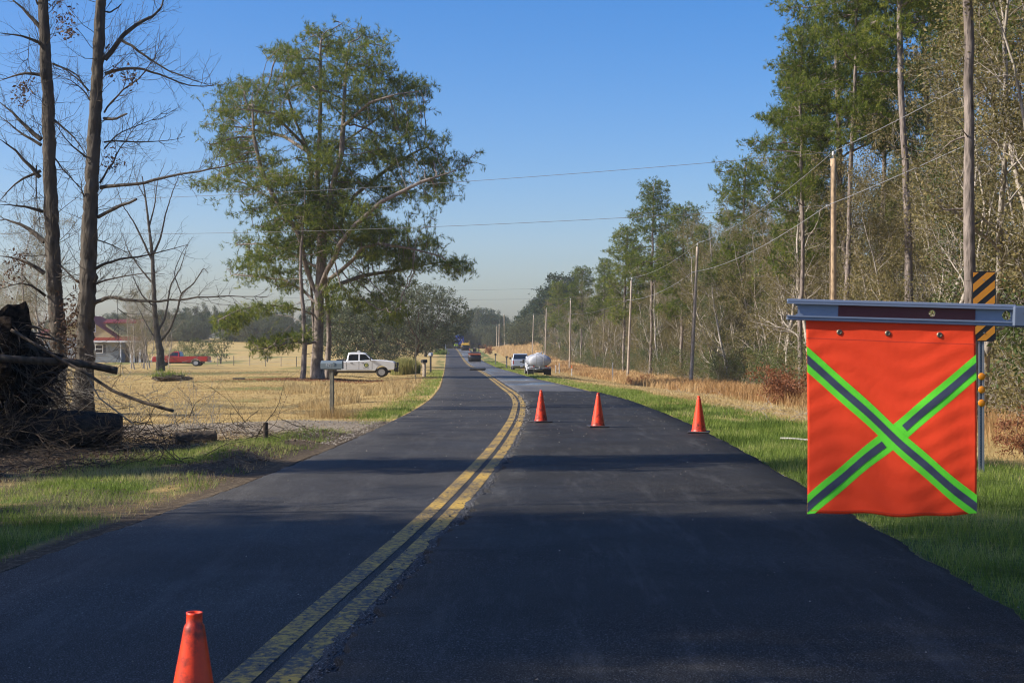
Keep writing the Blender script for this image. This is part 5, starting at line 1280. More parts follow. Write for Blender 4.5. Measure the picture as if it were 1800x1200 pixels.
m.build('arm_tube', paint('blue_grey_arm_tube', (.11, .14, .20), .5, .3, metal=.4), arm)
m = MB()
for x, z in ((Larm + .026, .008), (Larm + .036, .012), (Larm + .05, .0), (Larm + .033, -.012)): m.lathe([(.004, -.038), (.004, -.033)], 8, 'y', (x, 0, z), False)
m.build('rivet', M_blk, arm)
# the stand that carries the arm, just outside the picture
st = gate
M_org = paint('stand_orange', (.75, .16, .02), .4, .2)
m = MB(); m.box(-.35, .35, -.3, .3, .30, .95, .04); m.build('housing', M_org, st)
m = MB(); m.box(-.06, .06, .04, .16, .9, 2.3, .01); m.build('mast', M_steel, st)
m = MB(); m.box(-.6, .6, -.05, .05, .18, .28, .01); m.box(-.05, .05, -.7, .7, .18, .28, .01); m.build('frame', M_steel, st)
for s in (-1, 1):
    m = MB(); m.lathe([(.12, -.06), (.2, -.07), (.22, -.04), (.22, .04), (.2, .07), (.12, .06)], 20, 'x', (s * .5, 0, .21), True); m.build('wheel', M_tyre, st)
m = MB(); m.box(-.14, .14, -.1, .1, 1.7, 2.3, .03); m.build('signal_head', M_blk, st)
# flag
def flag_pt(u, v):
    """u 0..1 across, v 0..1 down, with soft folds"""
    x = fx(1416.5) + u * (fx(1714) - fx(1416.5)) + .004 * math.sin(v * 3) + v * .004; top = fz(558) + u * (fz(570) - fz(558)); bot = fz(904) + .006 * math.sin(u * 7.5) + .003 * math.sin(u * 19 + 1) - .002 * u
    z = top + (bot - top) * v
    y = D_ + .012 + (.5 - u) * .10 + v * (.004 * math.sin(u * 6.0 + .6) + .0022 * math.sin(u * 12 + v * 4) + .0014 * math.sin(u * 25 - v * 5) + .004 * math.sin(v * 5 + u * 2)) + .0022 * math.sin(v * 60 + 4 * math.sin(u * 8)) * .4
    return Vector((x * y / D_, y, EYE + (z - EYE) * y / D_))
nU = 70; V = [tuple(flag_pt(i / nU, j / nU)) for j in range(nU + 1) for i in range(nU + 1)]
F = [(j * (nU + 1) + i, j * (nU + 1) + i + 1, (j + 1) * (nU + 1) + i + 1, (j + 1) * (nU + 1) + i) for j in range(nU) for i in range(nU)]
def m_flag(name, col, col2, rough=.75, trans=.25):
    t = NT(name); c = t.coord(); n = t.noise(c, 9, 5, .6); wv = t.noise(c, 300, 2); n3 = t.noise(c, 45, 3)
    colr = t.mix(t.mr(n, .4, .75, 0, .5), col, col2); colr = t.mix(t.mr(t.noise(c, 5, 5, .75), .68, .8, 0, .35), colr, (.20, .05, .03))
    p = t.princ(colr, rough, 0, t.bump(t.math('ADD', t.math('MULTIPLY', wv, .25), n3), .0022, .5)); tr = t.n('ShaderNodeBsdfTranslucent'); t.l(colr, tr.inputs[0])
    mx = t.n('ShaderNodeMixShader'); mx.inputs[0].default_value = trans; t.l(p.outputs[0], mx.inputs[1]); t.l(tr.outputs[0], mx.inputs[2]); return t.done(mx)
m = MB(); m.add(V, F, True); me = m.mesh('warning_flag', m_flag('orange_flag_cloth', (1.0, .072, .012), (.95, .058, .010)))
fl = link('warning_flag', me); sm_ = fl.modifiers.new('cloth', 'SOLIDIFY'); sm_.thickness = .0012
tag(fl, 'square orange red flag with lime cross stripes hanging from the gate arm', 'flag')
def flag_strip(name, mat, poly_a, poly_b, w_, off, seg=44, t0=0., t1=1., side=0.):
    """band along the flag from uv a to uv b, w_ metres wide"""
    W_, Hh = 300 * PXM, 343 * PXM; a, b = Vector(poly_a), Vector(poly_b); d = Vector(((b.x - a.x) * W_, (b.y - a.y) * Hh)); nrm = Vector((-d.y, d.x)).normalized()
    V = []; k = 4
    for i in range(seg + 1):
        for j in range(k + 1):
            s_ = side + (j / k - .5) * w_; ta = (0 - a.x - nrm.x * s_ / W_) / (b.x - a.x); tb = (1 - a.x - nrm.x * s_ / W_) / (b.x - a.x)
            c0, c1 = (ta if t0 <= 0 else t0), (tb if t1 >= 1 else t1); t = c0 + (c1 - c0) * i / seg; u = a.x + (b.x - a.x) * t + nrm.x * s_ / W_; v = a.y + (b.y - a.y) * t + nrm.y * s_ / Hh
            q = flag_pt(min(max(u, 0), 1), min(max(v, 0), 1)); V.append((q.x, q.y - off, q.z))
    F = [(i * (k + 1) + j, i * (k + 1) + j + 1, (i + 1) * (k + 1) + j + 1, (i + 1) * (k + 1) + j) for i in range(seg) for j in range(k)]
    m = MB(); m.add(V, F, True); o = m.build(name, mat, fl); return o
M_limef = m_flag('lime_tape', (.14, .80, .03), (.09, .62, .03), .6, .1); M_refl = m_flag('grey_reflective_tape', (.055, .065, .10), (.035, .042, .07), .35, .02)
def ty(py): return (py - 558) / 345
wl = 34 * PXM; wg = 12.5 * PXM
flag_strip('lime_stripe', M_limef, (0, ty(892)), (1, ty(636)), wl, .0016)
flag_strip('reflective_stripe', M_refl, (0, ty(892)), (1, ty(636)), wg, .0028, t0=0., t1=.45)
flag_strip('reflective_stripe', M_refl, (0, ty(892)), (1, ty(636)), wg, .0028, t0=.57, t1=1.)
flag_strip('lime_stripe', M_limef, (0, ty(631)), (1, ty(893)), wl, .0034)
flag_strip('reflective_stripe', M_refl, (0, ty(631)), (1, ty(893)), wg, .0046)
def hem(v, w_, name):
    V = []; F = []
    for i in range(71):
        for s_ in (-.5, .5):
            q = flag_pt(i / 70, v + s_ * w_); V.append((q.x, q.y - .0016, q.z))
    F = [(2 * i, 2 * i + 1, 2 * i + 3, 2 * i + 2) for i in range(70)]
    m = MB(); m.add(V, F); m.build(name, flat('hem_thread', (.55, .035, .012), .8), fl)
hem(.105, .0035, 'hem_seam'); hem(.985, .003, 'hem_seam')
for px, py in ((1475, 584), (1560, 586), (1651, 589)):
    u = (px - 1416.5) / 297.5; v = (py - 558 - 12 * u) / 345; q = flag_pt(u, v)
    m = MB(); m.lathe([(.0035, -.001), (.0045, -.0045), (.0085, -.0045), (.0105, -.001)], 20, 'y', (0, 0, 0), True, False); m.lathe([(.0001, -.0025), (.0042, -.0025)], 8, 'y', (0, 0, 0), False, False)
    m.build('grommet', paint('tarnished_brass', (.22, .19, .13), .4, .4, metal=.8), fl, (q.x, q.y - .0008, q.z))

# ------------------------------------------------------------------ striped marker sign
def marker_sign():
    x, y = (1729.5 - 900) / FPX * 19.6, 19.6; z0 = hz(x, y); e = empty('marker_sign', (x, y, z0)); tag(e, 'orange and black diagonal striped object marker on a perforated steel post', 'sign')
    zt_, zb_ = EYE + (HOR - 477) / FPX * 19.6 - z0, EYE + (HOR - 600) / FPX * 19.6 - z0; w2 = .162; r = .03
    def rrect(g, x0, x1, za, zb2, y0, y1, r, mat, nm, par):
        pr = []
        for cx_, cz_, a0 in ((x1 - r, zb2 - r, 0), (x0 + r, zb2 - r, 90), (x0 + r, za + r, 180), (x1 - r, za + r, 270)):
            for k in range(6): a = R(a0 + 18 * k); pr.append((cx_ + r * math.cos(a), cz_ + r * math.sin(a)))
        return g.prism(pr, y0, y1).build(nm, mat, par)
    t = NT('marker_sheeting'); t.done(t.princ((.014, .014, .016), .4)); pl = rrect(MB(), -w2, w2, zb_, zt_, -.004, 0, r, t.m, 'panel', e)
    Mo = paint('orange_sheeting', (.80, .30, .02), .35, .15)
    # stripes run up to the right; clip each slanted band to the panel
    hgt = zt_ - zb_; st_ = .205; w_ = .108; mgn = .012
    for k in range(-2, 7):
        c = zb_ - .14 + k * st_
        poly = [(-w2 + mgn, c), (w2 - mgn, c + (2 * w2) * .80), (w2 - mgn, c + (2 * w2) * .80 + w_), (-w2 + mgn, c + w_)]
        lo, hi = zb_ + mgn, zt_ - mgn
        def clip(P, f, keep):
            out = []
            for i in range(len(P)):
                a, b = P[i], P[(i + 1) % len(P)]; ka, kb = keep(a[1]), keep(b[1])
                if ka: out.append(a)
                if ka != kb:
                    s_ = (f - a[1]) / (b[1] - a[1]); out.append((a[0] + (b[0] - a[0]) * s_, f))
            return out
        poly = clip(poly, lo, lambda z: z >= lo); poly = clip(poly, hi, lambda z: z <= hi) if len(poly) > 2 else poly
        if len(poly) < 3: continue
        m = MB(); n = len(poly); V = [(a, -.0065, b) for a, b in poly] + [(a, -.0042, b) for a, b in poly]; m.add(V, [tuple(range(n)), tuple(range(2 * n - 1, n - 1, -1))] + [(i, (i + 1) % n, n + (i + 1) % n, n + i) for i in range(n)])
        m.build('orange_stripe', Mo, pl)
    # U channel post with punched holes
    m = MB(); xo = -.035
    for sx in (-1, 1): m.box(xo + sx * .030 - .012, xo + sx * .030 + .012, .004, .008, -.3, zt_ - .05)
    m.box(xo - .020, xo - .016, .006, .034, -.3, zt_ - .05); m.box(xo + .016, xo + .020, .006, .034, -.3, zt_ - .05); m.box(xo - .018, xo + .018, .032, .036, -.3, zt_ - .05); m.build('post', M_steel, e)
    m = MB()
    for z in np.arange(.1, zb_ - .03, .0254 * 1.5): m.lathe([(.0048, .0305), (.0048, .0318)], 8, 'y', (xo, 0, z), False)
    m.build('punched_hole', M_blk, e)
    for py in (661.5, 684.5, 708):
        z = EYE + (HOR - py) / FPX * 19.6 - z0; m = MB(); m.lathe([(.046, -.004), (.050, -.014), (.044, -.020), (.02, -.024), (.001, -.025)], 24, 'y', (xo, 0, z), True, True); m.build('reflector', M_amber, e)
    for z in (zb_ + .12, zt_ - .12):
        m = MB(); m.lathe([(.010, -.012), (.010, -.007)], 6, 'y', (xo + .035, 0, z), False); m.build('bolt', M_steel, e)
marker_sign()

# ------------------------------------------------------------------ mailboxes, posts, poles
def text_mesh(name, cu):
    tmp = bpy.data.objects.new(name, cu); COL.objects.link(tmp); bpy.context.view_layer.update()
    me = bpy.data.meshes.new_from_object(tmp.evaluated_get(bpy.context.evaluated_depsgraph_get())); bpy.data.objects.remove(tmp)
    return link(name, me)
def mailbox(px, d, rz, label, body, post, num=None, h=1.05, s=1., pw=.05):
    p = at(px, d); e = empty('mailbox', p, rz); tag(e, label, 'mailbox', 'mailboxes along the road'); e.scale = (s,) * 3
    m = MB(); m.box(-pw, pw, -pw, pw, -.3, h, .006); m.build('post', post, e)
    L, w2, zb = .27, .085, h
    prof = [(-w2, zb), (w2, zb), (w2, zb + .12)] + [(w2 * math.cos(a), zb + .12 + w2 * math.sin(a)) for a in np.linspace(.15, math.pi - .15, 9)] + [(-w2, zb + .12)]
    m = MB(); m.prism(prof, -L, L, .004, None, False); m.xf(Matrix.Rotation(R(90), 4, 'Z')); bx = m.build('box', body, e)
    m = MB(); prof2 = [(x * 1.05, zb + (z - zb) * 1.03) for x, z in prof]; m.prism(prof2, -L - .006, -L + .02, .002); m.xf(Matrix.Rotation(R(90), 4, 'Z')); m.build('door', body, bx)
    m = MB(); m.box(.05, .09, -w2 - .012, -w2 - .004, zb + .08, zb + .16); m.build('signal_flag', body, bx)
    m = MB(); m.box(-L * .8, L * .8, -w2 * .9, w2 * .9, zb - .025, zb - .001); m.build('bracket', post, e)
    if num:
        cu = bpy.data.curves.new('house_number', 'FONT'); cu.body = num; cu.size = .11; cu.extrude = .0008; cu.align_x = 'CENTER'
        cu.materials.append(flat('pale_number_vinyl', (.50, .54, .56), .5)); o = text_mesh('house_number', cu); o.parent = bx; o.rotation_euler = (R(90), 0, 0); o.location = (-.06, -w2 - .003, zb + .055)
    return e
M_galv = paint('dull_galvanised_sheet', (.20, .25, .27), .4, .3, metal=.45)
mailbox(583.5, 35.4, R(-6), 'large dull grey mailbox numbered on its side, on a wooden post at the driveway', M_galv, M_post, '571', 1.22, 1.0, .048)
mailbox(745.5, 108, R(60), 'black mailbox on a leaning pale post past the thin sign post', M_blk, M_wood, None, 1.0, 1.1, .09)
mailbox(757, 135, R(80), 'white and dark mailbox on a thin post, first after the black mailbox', M_tan, M_blk, None, 1.1, 1.5)
mailbox(871, 232, R(80), 'dark mailbox across the road, the farther of two on the verge', M_blk, M_post, None, 1.2, 1.3, .06)
mailbox(890.5, 190, R(80), 'brown mailbox across the road just before the parked silver pickup', M_post, M_wood, None, 1.2, 1.15, .07)
p = at(731, 92); e = empty('sign_post', p); tag(e, 'thin dark bare metal sign post on the verge before the black mailbox', 'post'); m = MB(); m.box(-.03, .03, -.02, .02, -.3, 2.75); m.build('post_shaft', M_post, e); m = MB(); m.lathe([(.012, -.028), (.012, -.02)], 8, 'y', (0, 0, 2.6), False); m.build('bolt', M_steel, e)
mk = [(1005, 150, 1.1, M_tan, 'pale marker post with an orange cap in the tan grass by a pole', 1), (977, 170, 1.0, M_tan, 'pair of short white marker posts, the one nearer the tanker', 0), (983, 170, 1.25, M_tan, 'pair of short white marker posts, the taller one', 0),
      (1077, 128, 1.7, M_steel, 'grey marker post standing in the thicket between two poles', 0), (849, 300, 1.6, M_wood, 'thin pale stake on the verge beyond the dark roller', 0)]
for px, d, h, mt, lab, cap in mk:
    p = at(px, d); e = empty('marker_post', p); tag(e, lab, 'marker post', 'small marker posts'); m = MB(); m.box(-.05, .05, -.04, .04, -.2, h, .01); m.build('post_shaft', mt, e)
    if cap: m = MB(); m.box(-.056, .056, -.046, .046, h - .3, h + .02, .01); m.build('cap', M_org, e)
POLE = {}
def pole(px_top, top, px_base, d, r, mat, label, lean=True):
    b = at(px_base, d); t = pt(px_top, top, d); e = empty('utility_pole', b); tag(e, label, 'utility pole', 'wooden power poles along the woods')
    t = t - b; b0 = Vector((0, 0, -.4)); n = 10
    m = MB(); m.tube([b0 + (t - b0) * (i / n) for i in range(n + 1)], [r * (1 - .32 * i / n) for i in range(n + 1)], 14); m.build('shaft', mat, e)
    m = MB(); m.lathe([(.02, 0), (.02, .12), (.055, .14), (.06, .18), (.03, .22), (.05, .25), (.03, .30)], 12, 'z', (t.x, t.y, t.z), True); m.build('top_insulator', M_tan, e)
    m = MB(); q = t * ((t.z - 1.9) / t.z); m.tube([(q.x, q.y, q.z), (q.x - .22, q.y, q.z + .02)], .018, 6); m.lathe([(.03, -.05), (.045, 0), (.03, .05)], 10, 'z', (q.x - .24, q.y, q.z), True); m.build('neutral_bracket', M_steel, e)
    m = MB(); g = t * .55; m.tube([(b0.x - r, b0.y - r * .5, .02), (g.x - r * .83, g.y - r * .42, g.z), (t.x - r * .7, t.y - r * .35, t.z - .3)], .012, 4); m.build('ground_wire', M_blk, e)
    POLE[len(POLE)] = (b + t + Vector((0, 0, .28)), b + q + Vector((-.24, 0, .03)))
    return e
pole(1465, 279, 1464, 57, .165, M_woodn, 'newer tan wooden power pole rising behind the flag')
pole(1226, 434, 1214, 107, .15, M_wood, 'grey power pole leaning a little between the woods and the dirty cone')
pole(1110, 493, 1103, 137, .14, M_wood, 'grey leaning power pole past the tall narrow pine')
pole(1003, 528, 1001, 205, .14, M_wood, 'straight grey power pole beside the tanker')
pole(960.5, 544, 958, 262, .14, M_wood, 'straight power pole directly above the tanker roof')
pole(938, 554, 935.5, 320, .14, M_wood, 'straight power pole above the parked silver pickup')
pole(886, 552, 887, 430, .16, M_wood, 'distant tall pole at the end of the tan hill')
pole(877.5, 570, 877, 420, .17, M_wood, 'distant pole in a close cluster, the paler one'); pole(873.5, 573, 873, 450, .17, M_wood, 'distant pole in a close cluster, nearest the road'); pole(892.5, 582, 892.5, 560, .17, M_wood, 'most distant short pole behind the tan hill')
M_wire_lit = flat('sunlit_wire_grey', (.26, .26, .26), .5, .1)  # lighter grey paints sunlight onto the near wires in front of the woods
M_wire = flat('wire_grey', (.10, .10, .10), .6, .1)
def wire(a, b, sag, r, label, group='overhead wires'):
    n = 24; pts = []
    for i in range(n + 1):
        t = i / n; q = a.lerp(b, t); q.z -= sag * 4 * t * (1 - t); pts.append(q)
    m = MB(); m.tube([p - a for p in pts], r, 5, False); o = m.build('overhead_wire', M_wire_lit if a.y < 110 and b.x > 5 else M_wire, None, a); tag(o, label, 'wire', group)
P0 = Vector((13.1, 2, 9.3)); P0b = Vector((12.9, 2, 8.2))
wire(P0, POLE[0][0], .35, .011, 'upper wire slanting in from above the striped sign to the tan pole'); wire(P0b, POLE[0][1], .35, .013, 'lower wire slanting in from beside the thick pine to the tan pole')
nm = ['tan pole to the leaning grey pole', 'leaning grey pole to the next one', 'second leaning pole to the straight pole by the tanker', 'straight pole by the tanker to the next', 'pole above the tanker to the pole above the silver pickup']
for i in range(5):
    wire(POLE[i][0], POLE[i + 1][0], .5, .012, 'upper wire from the ' + nm[i]); wire(POLE[i][1], POLE[i + 1][1], .5, .015, 'lower wire from the ' + nm[i])
F1, F2 = Vector((-46, 92, 10.9)), Vector((-46, 92, 9.15))
wire(POLE[0][0], F1, .75, .010, 'upper wire crossing the sky behind the big pine'); wire(POLE[0][1], F2, .75, .010, 'lower wire crossing the sky behind the big pine')
wire(POLE[3][0] + Vector((0, 0, 0)), Vector((-70, 215, 10.2)), .8, .014, 'faint wire crossing low over the road dip'); wire(POLE[4][0] + Vector((0, 0, 3.6)), Vector((-80, 270, 13)), .8, .014, 'faintest wire crossing above the road crest')
# the pole outside the picture that the wires come from, and the one across the lawn
for nm_, b, t, lab in (('utility_pole', Vector((13.1, 2, hz(13.1, 2))), 9.1, 'power pole beside the verge behind the gate arm stand'), ('utility_pole', Vector((-46, 92, hz(-46, 92))), 10.8, 'power pole across the lawn carrying the crossing wires')):
    e = empty(nm_, b); tag(e, lab, 'utility pole', 'wooden power poles along the woods'); m = MB(); m.tube([(0, 0, -.4), (0, 0, t - b.z)], [.16, .11], 12); m.build('shaft', M_wood, e)
# wire fence along the lawn
fe = empty('wire_fence', at(420, 172)); tag(fe, 'wire fence with thin posts along the far side of the lawn', 'fence')
b = fe.location
last = None
for i, px in enumerate([300, 340, 382, 411, 439, 467, 494, 521, 548, 576]):
    q = at(px, 196 - i * 3.2) - b; m = MB(); m.box(q.x - .045, q.x + .045, q.y - .045, q.y + .045, q.z - .2, q.z + 1.25, .01); m.build('post', M_post if i % 2 else M_wood, fe)
    if last is not None:
        for z in (.25, .55, .85, 1.15):
            m = MB(); m.tube([last + Vector((0, 0, z)), q + Vector((0, 0, z))], .009, 4, False); m.build('fence_wire', M_steel, fe)
    last = q

# ------------------------------------------------------------------ house
def house():
    d = 214.0; e = empty('house', at(160, d)); tag(e, 'grey and yellow house with red metal roofs and a porch behind the bare trees', 'house'); b = e.location
    def X(px): return (px - 900) / FPX * d - b.x
    def Z(py): return EYE + (HOR - py) / FPX * d - b.z
    Ms = NT('grey_siding'); z = Ms.n('ShaderNodeSeparateXYZ'); Ms.l(Ms.coord(), z.inputs[0]); Mg = Ms.done(Ms.princ(Ms.mix(Ms.noise(Ms.coord(), 3, 3), (.22, .26, .28), (.30, .33, .34)), .7))
    My = paint('yellow_siding', (.52, .44, .22), .7, .2); Mr = paint('red_metal_roof', (.33, .06, .035), .35, .25, (.2, .06, .05), metal=.3); Mtr = flat('white_trim', (.72, .72, .70), .5); Mdk = paint('brown_fascia', (.12, .08, .07), .6, .2); Mshut = flat('dark_shutter', (.05, .06, .07), .6)
    ze = Z(594); g = -.3
    x0, x1 = X(62), X(214); yb = 9.0
    m = MB(); m.box(x0, x1, 0, yb, g, ze); wall = m.build('wall', Mg, e)
    zz = g + .35; k = 0
    while zz < ze - .1:
        m = MB(); m.box(X(150), x1 - .02, -.022, .002, zz, zz + .155); m.build('siding_board', Mg, wall); zz += .20; k += 1
    # gable
    gx0, gx1, ap = X(92), X(204), X(148); za = Z(556)
    m = MB(); m.prism([(gx0, ze), (gx1, ze), (ap, za)], .15, yb - .15); gb = m.build('gable_wall', My, e)
    for s, xe_, in ((1, gx1 + .5), (-1, gx0 - .5)):
        z_e = ze - .15; V = [(ap, -.35, za + .12), (xe_, -.35, z_e), (xe_, yb + .3, z_e), (ap, yb + .3, za + .12)]; V += [(a, b_, c - .14) for a, b_, c in V]
        m = MB(); m.add(V, [(0, 1, 2, 3), (7, 6, 5, 4), (0, 4, 5, 1), (1, 5, 6, 2), (2, 6, 7, 3), (3, 7, 4, 0)]); rf = m.build('roof', Mdk, e)
        m = MB()
        for k in range(14):
            y = -.3 + k * (yb + .5) / 13; m.add([(ap, y, za + .125), (xe_, y, z_e + .005), (xe_, y + .06, z_e + .005), (ap, y + .06, za + .125), (ap, y, za + .17), (xe_, y, z_e + .05), (xe_, y + .06, z_e + .05), (ap, y + .06, za + .17)], [(4, 5, 6, 7), (0, 1, 5, 4), (3, 7, 6, 2), (1, 2, 6, 5)])
        m.build('roof_rib', Mr, rf)
    # rear upper storey with its red roof strip
    m = MB(); m.box(X(176), X(238), 3.0, yb, Z(592), Z(566)); up = m.build('upper_wall', My, e)
    def ribbed(xa, xb, ya, za_, yb_, zb_, nm='metal_roof'):
        m = MB(); V = [(xa, ya, za_), (xb, ya, za_), (xb, yb_, zb_), (xa, yb_, zb_)]; V += [(a, b_, c - .10) for a, b_, c in V]; m.add(V, [(0, 1, 2, 3), (7, 6, 5, 4), (0, 4, 5, 1), (1, 5, 6, 2), (2, 6, 7, 3), (3, 7, 4, 0)]); rf = m.build(nm, Mr, e)
        n = int((xb - xa) / .45); 
        for k in range(n + 1):
            x = xa + (xb - xa) * k / n; m = MB(); m.add([(x - .04, ya, za_), (x + .04, ya, za_), (x + .04, yb_, zb_), (x - .04, yb_, zb_), (x - .03, ya, za_ + .07), (x + .03, ya, za_ + .07), (x + .03, yb_, zb_ + .07), (x - .03, yb_, zb_ + .07)], [(4, 5, 6, 7), (0, 4, 7, 3), (1, 2, 6, 5), (0, 1, 5, 4)]); m.build('roof_seam', Mr, rf)
    ribbed(X(173), X(240), 2.6, Z(566.5), 5.0, Z(560)); ribbed(X(156), X(252), -1.5, Z(599), .6, Z(591.5)); ribbed(X(60), X(93), -.4, Z(592), 4, Z(578))
    m = MB(); m.box(X(156), X(252), -1.56, -1.50, Z(601.5), Z(598.6)); m.build('gutter', Mtr, e)
    for px in (216, 233.5, 239.5, 250): m = MB(); m.box(X(px) - .09, X(px) + .09, -1.4, -1.22, g, Z(600)); m.build('porch_post', Mtr, e)
    m = MB(); m.box(x1, X(252), -1.5, 2, g, g + .30); m.build('porch_floor', Mdk, e)
    m = MB(); m.box(x1, X(252), 2.0, 2.2, g, ze); m.build('porch_wall', Mdk, e)
    def window(xa, xb, za_, zb_, y, par):
        m = MB(); f = .09
        for (a, b_, c, d_) in ((xa - f, xb + f, zb_, zb_ + f), (xa - f, xb + f, za_ - f, za_), (xa - f, xa, za_, zb_), (xb, xb + f, za_, zb_), (xa, xb, (za_ + zb_) / 2 - .035, (za_ + zb_) / 2 + .035)): m.box(a, b_, y - .07, y + .01, c, d_)
        w_ = m.build('window', Mtr, e); m = MB(); m.box(xa, xb, y - .035, y - .02, za_, zb_); m.build('pane', M_glass, w_)
    window(X(168.5), X(180), Z(619.5), Z(606.5), -.02, wall); window(X(161), X(167), Z(583), Z(572), .14, gb); window(X(70), X(76), Z(619), Z(606), -.02, wall)
    for px in (164.5, 184): m = MB(); m.box(X(px) - .16, X(px) + .16, -.05, -.023, Z(620), Z(606)); m.build('shutter', Mshut, e)
house()
# yard sign beyond the tree trunks
p = at(158, 150); s_ = 1.0; e = empty('yard_sign', p, 0); tag(e, 'dark wooden board with pale block letters standing by the tree trunk', 'sign')
zc_ = EYE + (HOR - 624) / FPX * 150 - p.z
m = MB(); m.box(-.62, .62, -.03, .03, zc_ - .45, zc_ + .48, .01); bd = m.build('board', M_post, e)
for x in (-.5, .5): m = MB(); m.box(x - .05, x + .05, .03, .12, -.3, zc_ + .4); m.build('post', M_post, e)
for txt, z in (('BEWARE', .06), ('OF DOGS', -.36)):
    cu = bpy.data.curves.new('lettering', 'FONT'); cu.body = txt; cu.size = .34; cu.extrude = .003; cu.align_x = 'CENTER'; cu.offset = .006
    cu.materials.append(M_tan); o = text_mesh('lettering', cu); o.parent = bd; o.rotation_euler = (R(90), 0, 0); o.location = (0, -.034, zc_ + z); o.scale = (.72, 1, 1)
# small shelter by the crest, brown bush, culvert lump
p = at(776, 385); e = empty('small_shelter', p); tag(e, 'tiny open shelter with white posts beside the distant road', 'shelter')
for x in (-1.1, 1.1):
    for y in (-.8, .8): m = MB(); m.box(x - .08, x + .08, y - .08, y + .08, -.1, 2.0); m.build('post', M_tan, e)
m = MB(); m.prism([(-1.4, 2.0), (1.4, 2.0), (0, 2.5)], -1.1, 1.1); m.build('roof', M_gunm, e); m = MB(); m.box(-.95, .95, -.6, .6, .9, 1.9, .02); m.build('back_panel', M_gunm, e)
# ------------------------------------------------------------------ grasses
def m_blade(name, stops, trans=.35):
    return leafmat(name, stops, trans, .7)
MG = m_blade('green_grass_blade', [(0, (.05, .075, .016)), (.4, (.14, .21, .030)), (.62, (.27, .33, .065)), (.78, (.42, .40, .15)), (1, (.52, .42, .23))], .4)
MT = m_blade('tan_grass_blade', [(0, (.20, .13, .055)), (.35, (.38, .26, .11)), (.7, (.54, .41, .20)), (1, (.68, .56, .33))], .35)
MO = m_blade('rusty_tall_grass_blade', [(0, (.26, .13, .05)), (.4, (.46, .28, .12)), (.75, (.60, .42, .20)), (1, (.70, .56, .34))], .35)
def blades(name, x, y, h, wd, mat, label, seed=1, bend=.5, two=False, tone=None, z=None):
    rg = np.random.default_rng(seed); n = len(x); z = H(x, y) - .01 if z is None else z
    a = rg.uniform(0, 6.28, n); f = rg.uniform(0, 6.28, n); l = h * rg.uniform(.1, bend, n)
    dx, dy = np.cos(a) * wd / 2, np.sin(a) * wd / 2; bx, by = np.cos(f) * l, np.sin(f) * l
    tn = np.clip(rg.normal(.45, .18, n), 0, 1) if tone is None else np.clip(tone + rg.normal(0, .13, n), 0, 1)
    if two:
        V = np.stack([np.stack([x - dx, y - dy, z], 1), np.stack([x + dx, y + dy, z], 1), np.stack([x + dx * .7 + bx * .3, y + dy * .7 + by * .3, z + h * .6], 1), np.stack([x - dx * .7 + bx * .3, y - dy * .7 + by * .3, z + h * .6], 1), np.stack([x + bx, y + by, z + h * (1 - .25 * l / h)], 1)], 1).reshape(-1, 3)
        i = np.arange(n)[:, None] * 5; T = i + np.array([[2, 3, 4]]); Q = i + np.array([[0, 1, 2, 3]])
        me = mesh_np(name, V, T[:, [1, 0, 2]], Q, mat, False, {'tone': np.repeat(tn, 5)})
    else:
        V = np.stack([np.stack([x - dx, y - dy, z], 1), np.stack([x + dx, y + dy, z], 1), np.stack([x + bx, y + by, z + h], 1)], 1).reshape(-1, 3)
        me = mesh_np(name, V, np.arange(n * 3).reshape(-1, 3), None, mat, False, {'tone': np.repeat(tn, 3)})
    o = link(name, me); return tag(o, label, kind='stuff')
g_ = np.random.default_rng(9)
def pick(n, ylo, yhi, smax, side, wfun, ypow=1.5, smin=.15):
    """random spots beside the road, denser near the camera, kept with probability wfun"""
    y = ylo + (yhi - ylo) * g_.random(n) ** ypow; s = smin + (smax - smin) * g_.random(n)
    x = xl(y) - s if side < 0 else xr(y) + s
    k = g_.random(n) < wfun(x, y, s); return x[k], y[k], s[k]
wd_ = lambda y, a=.0042: np.maximum(a, y * .00042)
# green verge blades, both sides
x, y, s = pick(330000, 5, 62, 7.5, 1, lambda x, y, s: cover(x, y)[0] * .9 * np.clip(26 / y, .35, 1), 1.7)
blades('green_verge_grass', x, y, g_.uniform(.04, .12, len(x)) * (1 + .5 * (vnoise(x * 2, y * 2, 4) > .55)), wd_(y, .0065), MG, 'short green grass on the verge below the flag', 11, .7, False, .48 + .8 * (vnoise(x * 1.3, y * 1.3, 31) - .45) + .25 * sst(s, 2, 5))
x, y, s = pick(260000, 7, 40, 5.5, -1, lambda x, y, s: cover(x, y)[0], 1.4)
k = g_.random(len(x)) < .85; x, y, s = x[k], y[k], s[k]
blades('green_roadside_grass', x, y, g_.uniform(.03, .10, len(x)) * (.7 + .9 * vnoise(x * 3, y * 3, 51)), wd_(y, .006), MG, 'bright green grass between the road and the brush pile', 12, .8, False, .47 + .9 * (vnoise(x * 1.1, y * 1.1, 33) - .45) + .22 * sst(s, 2, 3.5))
x, y, s = pick(90000, 45, 260, 2.6, 1, lambda x, y, s: cover(x, y)[0] * .6, 1.4)
blades('far_verge_grass', x, y, g_.uniform(.06, .14, len(x)), wd_(y), MG, 'yellow green grass strip along the far verge', 13, .8, False, .6)
x, y, s = pick(60000, 36, 160, 2.8, -1, lambda x, y, s: cover(x, y)[0] * .7, 1.4)
blades('lawn_edge_grass', x, y, g_.uniform(.05, .12, len(x)), wd_(y), MG, 'yellow green grass along the lawn edge of the road', 14, .8, False, .6)
